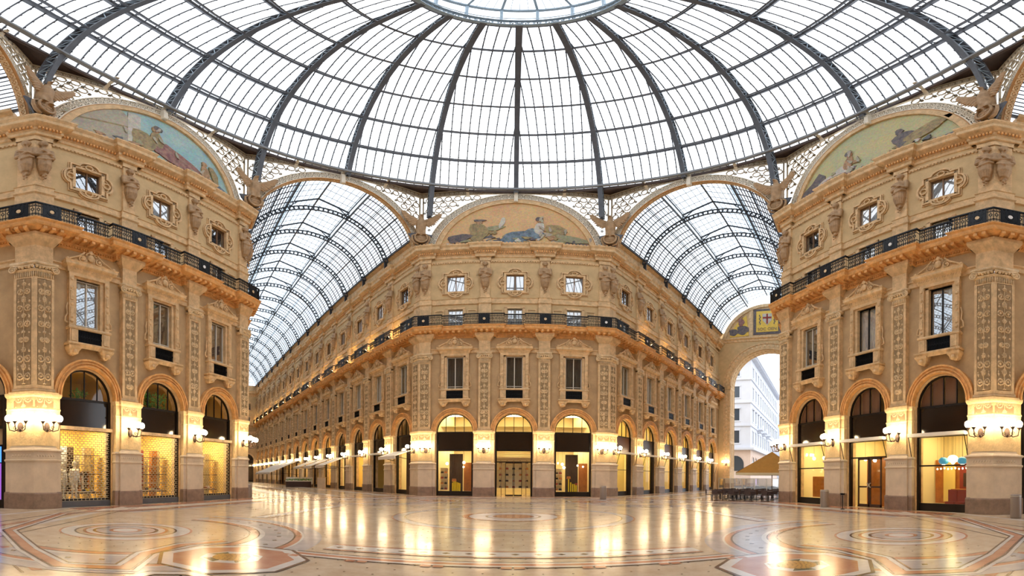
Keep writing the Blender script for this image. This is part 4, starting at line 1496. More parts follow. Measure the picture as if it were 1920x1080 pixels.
# parapet under the vaults
for k in BLOCKS:
    for f in ('after', 'before'):
        Ml = block_matrix(k).inverted() @ face_matrix(k, f)
        L = LEN[(k, f)]
        mb = MB()
        x0, x1 = (1.2, L) if f == 'after' else (-L, -1.2)
        mb.sweep([(x0, .1), (x1, .1)], [(0, 24.3), (.0, 24.5), (-.05, 25.5), (.12, 25.6), (.28, 25.7), (.34, 25.9), (-.6, 25.95)])
        x = x0
        for i in range(int(L / BAY)):
            c = (S0 + BAY * (i + .5)) * (1 if f == 'after' else -1)
            if abs(c) < L: mb.box(c - .5, c + .5, .1, .4, 24.4, 25.85)
        mb.obj('parapet', 'stone', WALL[k], M=Ml)

# ------------------------------------------------------------------ end walls of the arcades
# short arcade: tall open archway with a decorated tympanum
Msh = VAULTM['short'] @ T(0, 33.3)
we = root('end_wall', Msh, 'stone end wall of the short arcade, pierced by the tall archway to the street', 'wall', kind='structure')
AH, AS = 5.95, 16.75
mb = MB(); mb.cur = 0
pts = arc(0, AS, AH, 180, 0, 48)
def arch_wall(mb, y, W_, ztop):
    mb.add([(-W_, y, 0), (-AH, y, 0), (-AH, y, AS), (-W_, y, AS)], [(0, 1, 2, 3)])
    mb.add([(AH, y, 0), (W_, y, 0), (W_, y, AS), (AH, y, AS)], [(0, 1, 2, 3)])
    mb.add([(-W_, y, AS), (-AH, y, AS), (-AH, y, ztop), (-W_, y, ztop)], [(0, 1, 2, 3)])
    mb.add([(AH, y, AS), (W_, y, AS), (W_, y, ztop), (AH, y, ztop)], [(0, 1, 2, 3)])
    vs = []
    for x, z in pts: vs += [(x, y, z), (x, y, ztop)]
    mb.add(vs, [(2 * i, 2 * i + 2, 2 * i + 3, 2 * i + 1) for i in range(48)])
arch_wall(mb, 0, 8.2, 24.8); arch_wall(mb, 2.6, 14, 27)
mb.cur = 1
path = [(-AH, 0)] + pts + [(AH, 0)]
vs = []
for x, z in path: vs += [(x, 0, z), (x, 2.6, z)]
mb.add(vs, [(2 * i, 2 * i + 1, 2 * i + 3, 2 * i + 2) for i in range(len(path) - 1)])
mb.cur = 1
mb.prism([(-8.2, 24.6), (8.2, 24.6)] + [(7.5 * math.cos(R(q)), VZ + 7.5 * math.sin(R(q))) for q in range(14, 167, 4)], .0, .5)
mb.obj('wall_skin', ['plaster_upper', 'stone'], we)
mb = MB()
ringflat(mb, 0, AS, AH, AH + .25, -.12, .1, 48, 0, 180); ringflat(mb, 0, AS, AH + .25, AH + .95, -.06, .1, 48, 0, 180); ringflat(mb, 0, AS, AH + .95, AH + 1.15, -.16, .1, 48, 0, 180)
for s_ in (-1, 1):
    a, b = sorted((s_ * AH, s_ * (AH + 1.1)))
    mb.box(a, b, -.12, .1, 0, AS)
    mb.sweep([(a - .05, .1), (a - .05, -.14), (b + .05, -.14), (b + .05, .1)], [(0, 16.2), (.1, 16.3), (.1, 16.5), (.18, 16.6), (.18, 16.75), (0, 16.8)])
mb.sweep([(-8.1, 0), (8.1, 0)], [(0, 24.2), (.1, 24.25), (.1, 24.55), (.3, 24.75), (.3, 24.95), (0, 25.0)])
ringflat(mb, 0, VZ, 6.9, 7.45, -.2, .1, 48, 12, 168)
for x in (-2.6, 2.6): mb.box(x - .3, x + .3, -.15, .1, 25.0, 30.0)
mb.obj('archivolt', 'stone', we)
mb = MB(); nn = 26
for i in range(nn):      # square coffers inside the archway
    t = R(180 * (i + .5) / nn); dt = R(180 / nn) * .38; rr = AH - .02
    for y in (.25, 1.35):
        p = [(rr * math.cos(t - dt), y, AS + rr * math.sin(t - dt)), (rr * math.cos(t + dt), y, AS + rr * math.sin(t + dt)), (rr * math.cos(t + dt), y + .95, AS + rr * math.sin(t + dt)), (rr * math.cos(t - dt), y + .95, AS + rr * math.sin(t - dt))]
        for q in range(4): mb.bar(p[q], p[(q + 1) % 4], .1, .1)
for s_ in (-1, 1):
    for z in (3.5, 8.0, 12.4):
        for y in (.25, 1.35):
            x = s_ * (AH - .02)
            p = [(x, y, z), (x, y + .95, z), (x, y + .95, z + 3.9), (x, y, z + 3.9)]
            for q in range(4): mb.bar(p[q], p[(q + 1) % 4], .1, .1)
mb.obj('coffer_lattice', 'impost', we)
mb = MB()
for s_ in (-1, 1):
    for z in [3.2 + .62 * i for i in range(21)]:
        mb.ball((s_ * (AH + .6), -.13, z), .17, 8, 5, (1, .3, 1.2))
for i in range(30):
    t = R(180 * (i + .5) / 30)
    mb.ball(((AH + .6) * math.cos(t), -.08, AS + (AH + .6) * math.sin(t)), .2, 8, 5, (1, .3, 1))
mb.obj('rosette_molding', 'relief', we)
def tymp(sx):
    o = root('tympanum_mosaic', Msh @ T(0, -.02), 'gold-ground mosaic of a seated robed figure beside the crest over the archway' if sx < 0 else 'gold-ground mosaic behind the bar facade corner, over the archway', 'mosaic')
    mb = MB()
    poly = [(sx * 2.95, 25.25)] + [(sx * 6.35 * math.cos(R(q)), VZ + 6.55 * math.sin(R(q))) for q in range(16, 63, 6)]
    if sx < 0: poly = poly[::-1]
    mb.prism(poly, -.06, .0); mb.obj('mosaic_field', 'yellow_mosaic', o)
    for q, m in ((blob(sx * 3.9, 26.3, 1.0, .8), 'mos_dark'), (blob(sx * 4.2, 27.7, .5, .7), 'mos_robe_red'), (blob(sx * 4.25, 28.6, .28, .3), 'mos_skin'), (blob(sx * 5.4, 26.0, .8, .6), 'mos_dark')):
        mb = MB(); mb.prism(q, -.1 - .01 * abs(q[0][1] - 26), -.05); mb.obj('mosaic_figure', m, o)
mat('yellow_mosaic', '#e0bb4a', .5, var=.12, vscale=2)
tymp(-1); tymp(1)
o = root('crest_mosaic', Msh @ T(0, -.02), 'square gold crest mosaic with a red cross above the archway', 'mosaic')
mb = MB(); mb.box(-2.2, 2.2, -.06, 0, 25.3, 29.9); mb.obj('dark_border', 'mos_dark', o)
mb = MB(); mb.box(-1.75, 1.75, -.09, -.05, 25.75, 29.5); mb.obj('mosaic_field', 'yellow_mosaic', o)
mb = MB(); mb.prism([(-.75, 29.0), (-.75, 27.8), (0, 26.9), (.75, 27.8), (.75, 29.0)], -.12, -.08); mb.obj('shield', 'mos_white', o)
mb = MB(); mb.box(-.13, .13, -.15, -.11, 27.15, 28.95); mb.box(-.7, .7, -.15, -.11, 28.1, 28.4); mb.obj('red_cross', 'red_seat', o)
mb = MB()
for s_ in (-1, 1):
    for i in range(6):
        mb.ball((s_ * (1.1 + .12 * (i % 2)), -.1, 27.2 + i * .3), .16, 8, 5, (.6, .2, 1.2))
mb.obj('laurel_branch_leaf', 'mos_dark', o)
fc = bpy.data.curves.new('motto', 'FONT'); fc.body = 'SOC OEN'; fc.size = .7; fc.align_x = 'CENTER'; fc.extrude = .02
ft = bpy.data.objects.new('motto_lettering', fc); COL.objects.link(ft); ft.parent = o
fc.materials.append(MATS['mos_dark'])
bpy.context.view_layer.update()
fme = bpy.data.meshes.new_from_object(ft.evaluated_get(bpy.context.evaluated_depsgraph_get()))
bpy.data.objects.remove(ft); bpy.data.curves.remove(fc)
link('motto_lettering', fme, o, T(0, -.1, 26.0) @ Matrix.Rotation(R(90), 4, 'X'))
# long arcade: end wall with portal
Mlo = VAULTM['long'] @ T(0, 79.5)
wl_ = root('end_wall', Mlo, 'pale stone end wall of the long arcade', 'wall', kind='structure')
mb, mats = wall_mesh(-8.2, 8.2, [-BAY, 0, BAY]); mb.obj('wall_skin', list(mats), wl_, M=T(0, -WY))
mb = MB()
P0 = [(-8.2, 0), (8.2, 0)]
mb.sweep(P0, BIG); mb.sweep(P0, TOP); mb.sweep(P0, [(0, 24.4), (.05, 24.4), (.05, 25.8), (.2, 25.9), (0, 25.95)])
mb.sweep(P0, [(0, 12.98), (.1, 13.0), (.14, 13.44), (0, 13.46)])
for c in (-BAY, 0, BAY): ringflat(mb, c, ARC[1], 1.65, 2.05, -.1, .05, 24, 0, 180)
mb.obj('cornice', 'stone', wl_)
mb = MB()
n = 20
vs = []
for i in range(n + 1):
    q = VA + (180 - 2 * VA) * i / n
    vs += [vp(q, 0, VR + .05), (vp(q, 0, VR).x, 0, 25.9)]
mb.add(vs, [(2 * i, 2 * i + 1, 2 * i + 3, 2 * i + 2) for i in range(n)]); mb.obj('gable_glazing', 'vault_glass', wl_)
mb = MB()
for i in range(-9, 10):
    x = i * .72; mb.box(x - .03, x + .03, -.04, .04, 25.9, VZ + math.sqrt(max(0, VR ** 2 - x * x)))
for z in (26.8, 27.7, 28.6, 29.5, 30.3): 
    h = math.sqrt(max(0, VR ** 2 - (z - VZ) ** 2)); mb.box(-h, h, -.04, .04, z - .03, z + .03)
mb.obj('gable_bar_lattice', 'iron_grey', wl_)

# ================================================================== windows
def qframe(mb, hw, hh, y, r=.1, lobe=.55):
    """moulding round a square window: straight sides with a half-round lobe on each"""
    pts = []
    def side(ax, ay, bx, by, ox, oz):
        mx, mz = (ax + bx) / 2, (ay + by) / 2
        L = math.hypot(bx - ax, by - ay); ux, uz = (bx - ax) / L, (by - ay) / L
        pts.append((ax, ay)); pts.append((mx - ux * lobe, mz - uz * lobe))
        for q in range(1, 8):
            t = PI * q / 8
            pts.append((mx - ux * lobe * math.cos(t) + ox * lobe * .62 * math.sin(t), mz - uz * lobe * math.cos(t) + oz * lobe * .62 * math.sin(t)))
        pts.append((mx + ux * lobe, mz + uz * lobe))
    side(-hw, -hh, hw, -hh, 0, -1); side(hw, -hh, hw, hh, 1, 0); side(hw, hh, -hw, hh, 0, 1); side(-hw, hh, -hw, -hh, -1, 0)
    n = len(pts)
    mb.strip([(x, y, z) for x, z in pts], r, r, ups=[Vector((0, -1, 0))] * n, closed=True)
    return pts
def tall_parts():
    c = {}
    mb = MB()
    for s_ in (-1, 1):
        a, b = sorted((s_ * .74, s_ * .94)); mb.box(a, b, .24, .5, 9.6, 12.75)
        a, b = sorted((s_ * .96, s_ * 1.24)); mb.box(a, b, .1, .4, 9.55, 12.7)
        for z in (9.9, 10.9, 11.9, 12.45): mb.ball((s_ * 1.1, .08, z), .1, 8, 5, (1, .4, 1))
        mb.box(a + .06, b - .06, .06, .12, 10.1, 10.7); mb.box(a + .06, b - .06, .06, .12, 11.15, 11.7)
        mb.tube([(s_ * 1.28, .2, 9.8), (s_ * 1.44, .2, 9.85), (s_ * 1.42, .2, 10.1), (s_ * 1.3, .22, 10.3), (s_ * 1.34, .22, 10.7), (s_ * 1.27, .22, 11.0)], .045, 5)
    mb.box(-.94, .94, .24, .5, 12.6, 12.8); mb.box(-1.25, 1.25, .12, .4, 12.7, 12.95)
    c['surround'] = mb.mesh('window_surround', 'stone')
    mb = MB()
    U = [(-1.3, .35), (-1.3, .12), (1.3, .12), (1.3, .35)]
    mb.sweep(U, [(0, 12.9), (.03, 12.95), (.08, 13.05), (.1, 13.15), (.26, 13.25), (.3, 13.3), (.3, 13.42), (.34, 13.5), (0, 13.55)])
    for i in range(16): mb.box(-1.28 + i * .165, -1.2 + i * .165, .0, .12, 13.06, 13.15)
    mb.prism([(-1.45, 13.5), (1.45, 13.5), (1.25, 13.68), (.7, 13.95), (.35, 14.2), (0, 14.3), (-.35, 14.2), (-.7, 13.95), (-1.25, 13.68)], .1, .35)
    mb.tube([(1.45, .02, 13.56), (1.2, .02, 13.74), (.7, .02, 14.0), (.4, .02, 14.3)], .06, 6)
    mb.tube([(-1.45, .02, 13.56), (-1.2, .02, 13.74), (-.7, .02, 14.0), (-.4, .02, 14.3)], .06, 6)
    for s_ in (-1, 1):
        mb.tube(spiral(s_ * .52, 13.86, .26, 1.5, 0, s_, y=.03), .05, 5)
        mb.ball((s_ * .52, .04, 13.86), .09, 8, 5)
        mb.ball((s_ * 1.42, .0, 13.62), .12, 8, 5)
    mb.ball((0, .02, 14.0), .22, 10, 6, (1, .5, 1.1)); mb.ball((0, .02, 14.38), .13, 8, 5, (1, .6, 1.2))
    for q in range(7):
        t = R(20 + q * 23.3); mb.ball((.3 * math.cos(t), .03, 14.08 + .3 * math.sin(t)), .07, 6, 4)
    c['pediment'] = mb.mesh('window_pediment', 'stone')
    mb = MB()
    U = lambda h, y0: [(-h, .35), (-h, y0), (h, y0), (h, .35)]
    mb.sweep(U(1.28, -.02), [(0, 8.36), (.02, 8.4), (.08, 8.5), (.14, 8.55), (.14, 8.64), (0, 8.68), (-.5, 8.68)])
    for s_ in (-1, 1):
        x = s_ * 1.0
        mb.sweep([(x - .24, .35), (x - .24, .0), (x + .24, .0), (x + .24, .35)], [(-.2, 7.95), (0, 8.05), (.03, 8.18), (.12, 8.3), (.16, 8.42), (0, 8.46)])
        mb.ball((x, -.06, 8.12), .14, 8, 6)
        a, b = sorted((s_ * .74, s_ * 1.24)); mb.box(a, b, .04, .35, 8.6, 9.5)
        mb.box(a + .08, b - .08, .0, .06, 8.75, 9.4)
    mb.sweep(U(1.26, .04), [(0, 9.42), (.05, 9.46), (.06, 9.54), (.03, 9.6), (-.3, 9.62)])
    c['balconette'] = mb.mesh('window_balconette', 'stone')
    mb = MB()
    mb.box(-.74, .74, .1, .13, 8.7, 8.76); mb.box(-.74, .74, .1, .13, 9.36, 9.42)
    for i in range(18):
        x = -.7 + i * .0823
        mb.box(x - .012, x + .012, .1, .13, 8.7, 9.42)
        if i % 2: ringflat(mb, x, 9.06, .035, .06, .09, .13, 6)
    mb.box(-.74, .74, .2, .24, 8.65, 9.45)
    c['railing'] = mb.mesh('window_railing', 'iron_black')
    return c
TALL = tall_parts()
def frame_mesh(hw, z0, z1, m, name, bars=1, cross=(), y=.5):
    mb = MB(); t = .05
    mb.box(-hw, -hw + t, y - .04, y + .04, z0, z1); mb.box(hw - t, hw, y - .04, y + .04, z0, z1)
    mb.box(-hw, hw, y - .04, y + .04, z0, z0 + t); mb.box(-hw, hw, y - .04, y + .04, z1 - t, z1)
    for i in range(bars):
        x = -hw + 2 * hw * (i + 1) / (bars + 1); mb.box(x - .035, x + .035, y - .04, y + .04, z0, z1)
    for z in cross: mb.box(-hw, hw, y - .03, y + .03, z - .02, z + .02)
    return mb.mesh(name, m)
def plate(x0, x1, y, z0, z1, m, name):
    return MB().add([(x0, y, z0), (x1, y, z0), (x1, y, z1), (x0, y, z1)], [(0, 1, 2, 3)]).mesh(name, m)
def box_mesh(b, m, name): return MB().box(*b).mesh(name, m)
FR = {'tall_w': frame_mesh(.72, 9.65, 12.6, 'window_white', 'tall_frame', 1, (9.85,)), 'tall_d': frame_mesh(.72, 9.65, 12.6, 'shop_frame', 'tall_frame_dark', 1, ()),
      'mez': frame_mesh(.65, 15.7, 17.35, 'window_white', 'mezzanine_frame', 1, (16.9,)), 'att': frame_mesh(.78, 19.3, 21.0, 'wood_frame', 'attic_frame', 1)}
PN = {'tall': plate(-.72, .72, .52, 9.65, 12.6, 'window_glass', 'tall_pane'), 'tall_dim': plate(-.72, .72, .52, 9.65, 12.6, 'window_glass_dim', 'tall_pane_dim'), 'mez': plate(-.65, .65, .52, 15.7, 17.35, 'window_glass', 'mezzanine_pane'), 'att': plate(-.78, .78, .52, 19.3, 21.0, 'window_glass', 'attic_pane')}
def pleated(x0, x1, y, z0, z1, m, name, n=9):
    mb = MB(); vs = []; fs = []
    for i in range(n * 4 + 1):
        x = x0 + (x1 - x0) * i / (n * 4)
        yy = y + .03 * math.sin(i * PI / 2)
        vs += [(x, yy, z0), (x, yy, z1)]
    for i in range(n * 4): fs.append((2 * i, 2 * i + 2, 2 * i + 3, 2 * i + 1))
    return mb.add(vs, fs).mesh(name, m, True)
BL = {}
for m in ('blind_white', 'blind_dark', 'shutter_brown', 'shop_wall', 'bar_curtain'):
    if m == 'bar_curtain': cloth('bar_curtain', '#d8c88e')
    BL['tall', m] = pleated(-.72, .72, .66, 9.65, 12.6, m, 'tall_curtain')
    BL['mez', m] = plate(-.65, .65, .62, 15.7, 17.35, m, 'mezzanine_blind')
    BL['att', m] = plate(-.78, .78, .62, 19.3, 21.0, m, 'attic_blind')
mb = MB()
o_ = MB()
qframe(o_, 1.12, 1.12, .25, .12, .6); o2 = MB(); qframe(o2, .98, .98, .28, .05, .5); o3 = MB(); qframe(o3, 1.22, 1.22, .3, .06, .62)
mb.join(o_, T(0, 0, 20.15)); mb.join(o2, T(0, 0, 20.15)); mb.join(o3, T(0, 0, 20.15))
for s_ in (-1, 1):
    mb.box(min(s_ * .8, s_ * .98), max(s_ * .8, s_ * .98), .26, .4, 19.1, 21.2)
    ringflat(mb, s_ * 1.12, 20.15, .18, .26, .22, .34, 12, 0, 360)
mb.box(-.98, .98, .26, .4, 21.02, 21.2); mb.box(-.98, .98, .26, .4, 19.1, 19.28)
ringflat(mb, 0, 21.28, .18, .26, .22, .34, 12); ringflat(mb, 0, 19.02, .18, .26, .22, .34, 12)
ATTSUR = mb.mesh('attic_surround', 'stone')
mb = MB()
for s_ in (-1, 1):
    a, b = sorted((s_ * .67, s_ * .9)); mb.box(a, b, .25, .5, 15.42, 17.5)
    a, b = sorted((s_ * 1.05, s_ * 1.9))
    for q in ((a, b, 15.7, 15.78), (a, b, 17.22, 17.3), (a, a + .08, 15.7, 17.3), (b - .08, b, 15.7, 17.3)): mb.box(q[0], q[1], .28, .4, q[2], q[3])
mb.box(-.9, .9, .25, .5, 17.35, 17.55)
MEZSUR = mb.mesh('mezzanine_surround', 'stone')
wcount = [0]
def window_root(M, label, group):
    wcount[0] += 1
    return root('window_%d' % wcount[0], M, label, 'window', group, 'structure')
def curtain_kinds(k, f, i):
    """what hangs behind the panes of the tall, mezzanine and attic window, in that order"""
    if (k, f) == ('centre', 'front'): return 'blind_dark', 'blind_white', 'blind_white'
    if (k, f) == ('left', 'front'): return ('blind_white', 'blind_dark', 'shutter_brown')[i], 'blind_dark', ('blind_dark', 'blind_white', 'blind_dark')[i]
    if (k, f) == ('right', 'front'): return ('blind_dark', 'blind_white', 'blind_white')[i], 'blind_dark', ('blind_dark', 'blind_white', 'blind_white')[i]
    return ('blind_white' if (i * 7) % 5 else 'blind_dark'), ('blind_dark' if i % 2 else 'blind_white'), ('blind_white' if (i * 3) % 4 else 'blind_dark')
CW = {'blind_white': 'white curtains', 'blind_dark': 'a dark interior', 'shutter_brown': 'brown shutters'}
for k, f in NB:
    F = face_matrix(k, f)
    for i, x in enumerate(bays(k, f)):
        M = F @ T(x, 0)
        ct, cm, ca = curtain_kinds(k, f, i)
        bn = bayname(k, f, i) + ' ' + PLACE[(k, f)]
        w = window_root(M, 'tall pedimented window, ' + bn, 'tall pedimented windows')
        link('frame', FR['tall_w' if k != 'right' or i == 0 else 'tall_d'], w); link('pane', PN['tall'] if (k, f) != ('centre', 'front') else PN['tall_dim'], w); link('curtain', BL['tall', ct], w)  # a dark curtain here mostly paints the unlit room behind the pane
        for nm in ('surround', 'pediment', 'balconette', 'railing'): link(nm, TALL[nm], w)
        w = window_root(M, 'low mezzanine window, ' + bn, 'mezzanine windows behind the balcony rail')
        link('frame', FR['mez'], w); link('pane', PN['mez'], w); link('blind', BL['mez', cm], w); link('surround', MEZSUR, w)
        w = window_root(M, 'square attic window, ' + bn, 'square attic windows in lobed frames')
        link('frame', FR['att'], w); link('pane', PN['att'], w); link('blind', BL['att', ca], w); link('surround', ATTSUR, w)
for i, x in enumerate((-BAY, 0, BAY)):
    M = VAULTM['long'] @ T(x, 79.5 - WY)
    for kind, key, z in (('tall', 'tall_w', 0), ('mezzanine', 'mez', 0), ('attic', 'att', 0)):
        w = window_root(M, '%s window of the %s bay on the end wall of the long arcade' % (kind, ORD[i]), 'windows of the end wall')
        kk = {'tall': 'tall', 'mezzanine': 'mez', 'attic': 'att'}[kind]
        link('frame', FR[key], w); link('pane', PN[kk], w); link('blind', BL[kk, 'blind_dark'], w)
        link('surround', {'tall': TALL['surround'], 'mezzanine': MEZSUR, 'attic': ATTSUR}[kind], w)

# ================================================================== shopfronts
YF = .64
mb = MB()
for r0, r1, d in ((1.66, 1.74, .1), (1.74, 2.0, .02), (2.0, 2.1, -.04), (1.84, 1.9, -.04)):
    ringflat(mb, 0, ARC[1] + .05, r0, r1, WY - .3 + (.3 - .25 if d > .05 else d + .12) - .06, WY + .05, 32, 0, 180)
ARCHIVOLT = mb.mesh('archivolt', 'stone_gold')
for k, f in NB:
    Ml = block_matrix(k).inverted() @ face_matrix(k, f)
    for x in bays(k, f): link('archivolt', ARCHIVOLT, WALL[k], Ml @ T(x, 0))
def shop_frame(door=False, split=True):
    mb = MB(); y0, y1 = YF - .07, YF + .07
    for s_ in (-1, 1):
        a, b = sorted((s_ * 1.5, s_ * 1.66)); mb.box(a, b, y0 - .05, y1, 0, 5.72)
    mb.box(-1.6, 1.6, y0, y1, 4.0, 4.14); mb.box(-1.6, 1.6, y0, y1, 5.62, 5.74)
    ringflat(mb, 0, 5.7, 1.58, 1.67, y0, y1, 32, 0, 180)
    for x in (-.82, 0, .82):
        h = math.sqrt(1.6 ** 2 - x * x); mb.box(x - .025, x + .025, y0 + .03, y1 - .03, 5.7, 5.7 + h)
    if not door: mb.box(-1.5, 1.5, y0 - .02, y1, 0, .42)
    else:
        mb.box(-1.5, 1.5, y0, y1, 3.0, 3.08)
    return mb
SHF = shop_frame().mesh('shop_frame', 'shop_frame')
SHFD = shop_frame(True).mesh('shop_frame_door', 'shop_frame')
FASCIA = box_mesh((-1.52, 1.52, YF - .03, YF + .05, 4.12, 5.64), 'fascia', 'fascia')
mat('fascia_rose', '#5b3a30', .4); mat('fascia_slate', '#39353a', .3)
FASCIA2 = box_mesh((-1.52, 1.52, YF - .03, YF + .05, 4.12, 5.64), 'fascia_rose', 'fascia_rose')
FASCIA3 = box_mesh((-1.52, 1.52, YF - .03, YF + .05, 4.12, 5.64), 'fascia_slate', 'fascia_slate')
APANE = MB().add([(x, YF, z) for x, z in [(-1.6, 5.7)] + arc(0, 5.7, 1.6, 180, 0, 24) + [(1.6, 5.7)]], [tuple(reversed(range(27)))]).mesh('arched_pane', 'shop_glass')
DPANE = plate(-1.5, 1.5, YF, .4, 4.02, 'shop_glass', 'display_pane')
def room(wm, name, floor_m='marble_cream', depth=3.6):
    mb = MB(); x, y0, y1 = 2.3, 1.12, 1.1 + depth
    mb.add([(-x, y1, 0), (x, y1, 0), (x, y1, 7.6), (-x, y1, 7.6)], [(0, 1, 2, 3)])
    for s_ in (-1, 1): mb.add([(s_ * x, y0, 0), (s_ * x, y1, 0), (s_ * x, y1, 7.6), (s_ * x, y0, 7.6)], [(0, 1, 2, 3)])
    mb.add([(-x, y0, 7.6), (x, y0, 7.6), (x, y1, 7.6), (-x, y1, 7.6)], [(0, 1, 2, 3)])
    mb.box(-x, x, y0 + .3, y1, 4.55, 4.7)
    for s_ in (-1, 1):
        a, b = sorted((s_ * 1.66, s_ * x)); mb.add([(a, y0, 0), (b, y0, 0), (b, y0, 7.6), (a, y0, 7.6)], [(0, 1, 2, 3)])
    return mb.mesh(name, wm)
ROOMS = {m: room(m, 'shop_room_' + m) for m in ('shop_wall', 'shop_cream', 'shop_dark')}
LAMPS = {}
for nm, m in (('shop', 'shop_lamp'), ('bar', 'bar_lamp'), ('grille', 'grille_lamp')):
    mb = MB().box(-1.3, 1.3, 1.6, 3.4, 4.44, 4.5); LAMPS[nm, 'low'] = mb.mesh('ceiling_light_low', m)
    mb = MB().box(-1.3, 1.3, 1.6, 3.4, 7.5, 7.56); LAMPS[nm, 'high'] = mb.mesh('ceiling_light_high', m)
def make_room(k, f, i, x, style):
    wm, lamp, low, high = style
    M = face_matrix(k, f) @ T(x, 0)
    bn = bayname(k, f, i) + ' ' + PLACE[(k, f)]
    r = link('shop_wall', ROOMS[wm], None, M)
    tag(r, 'walls of the shop behind the ' + bn, 'wall', kind='structure')
    if low: tag(link('ceiling_light', LAMPS[lamp, 'low'], None, M), 'glowing ceiling light of the shop, ' + bn, 'light', 'shop ceiling lights')
    if high: tag(link('ceiling_light', LAMPS[lamp, 'high'], None, M), 'glowing upper-floor ceiling light, ' + bn, 'light', 'upper shop ceiling lights')
# roller grille of staggered links
def grille_mesh():
    mb = MB(); y = YF - .2
    rows = 31
    for j in range(rows + 1):
        z = .32 + j * .12
        mb.box(-1.5, 1.5, y - .012, y + .012, z - .012, z + .012)
        if j < rows:
            n = 12
            for i in range(n + 1):
                xx = -1.5 + (i + (.5 if j % 2 else 0)) * .25
                if xx < 1.5: mb.box(xx - .016, xx + .016, y - .014, y + .014, z, z + .12)
    return mb.mesh('link_mesh', 'grille_steel')
GRI = grille_mesh()
GBAR = box_mesh((-1.55, 1.55, YF - .26, YF - .12, 0, .32), 'iron_grey', 'bottom_bar')
GBOX = box_mesh((-1.62, 1.62, YF - .34, YF - .08, 4.02, 4.2), 'stone', 'roller_box')
AWBOX = {}
mb = MB(); mb.box(-1.75, 1.75, WY - .62, WY - .3, 3.98, 4.16); mb.box(-1.75, -1.68, WY - .3, WY + .1, 4.02, 4.1); mb.box(1.68, 1.75, WY - .3, WY + .1, 4.02, 4.1)
AWB = mb.mesh('awning_box', 'canvas_white')
mb = MB().tube([(1.72, WY - .55, 4.0), (1.76, WY - .05, 2.4), (1.76, WY - .02, 1.2)], .025, 5)
AWA = mb.mesh('awning_arm', 'iron_black')
def foliage(parent, x0, x1, y, z0, z1, n, name='foliage', sd=1):
    rnd = random.Random(sd); mb = MB()
    for i in range(n):
        c = Vector((rnd.uniform(x0, x1), y + rnd.uniform(-.15, .15), rnd.uniform(z0, z1)))
        d = Vector((rnd.uniform(-1, 1), rnd.uniform(-.6, .6), rnd.uniform(-.3, 1))).normalized() * rnd.uniform(.15, .3)
        s_ = d.cross(Vector((rnd.random(), rnd.random(), rnd.random()))).normalized() * .045
        mb.add([c, c + d * .5 + s_, c + d, c + d * .5 - s_], [(0, 1, 2, 3)])
    return mb.obj(name, 'leaf', parent)
fronts = {}
def shopfront(k, f, i, x):
    M = face_matrix(k, f) @ T(x, 0)
    bn = bayname(k, f, i) + ' ' + PLACE[(k, f)]
    door = (k, f, i) in (('centre', 'front', 1), ('right', 'front', 1))
    desc = {('centre', 'front'): 'bright yellow-lit shopfront under a dark fascia', ('left', 'front'): 'dark shopfront behind a closed grille',
            ('right', 'front'): 'bar front with brown-blinded arch', ('centre', 'after'): 'curtained shopfront under a cream awning box',
            ('centre', 'before'): 'arched shopfront'}[(k, f)]
    o = root('shopfront', M, desc + ', ' + bn, 'shopfront', 'shopfronts')
    link('frame', SHFD if door else SHF, o)
    link('fascia', (FASCIA2 if i % 2 == 0 else FASCIA3) if (k, f) == ('centre', 'after') else FASCIA, o)
    link('arched_pane', APANE, o)
    if not (k == 'left'): link('display_pane', DPANE, o)
    fronts[k, f, i] = o
    return o, M, bn
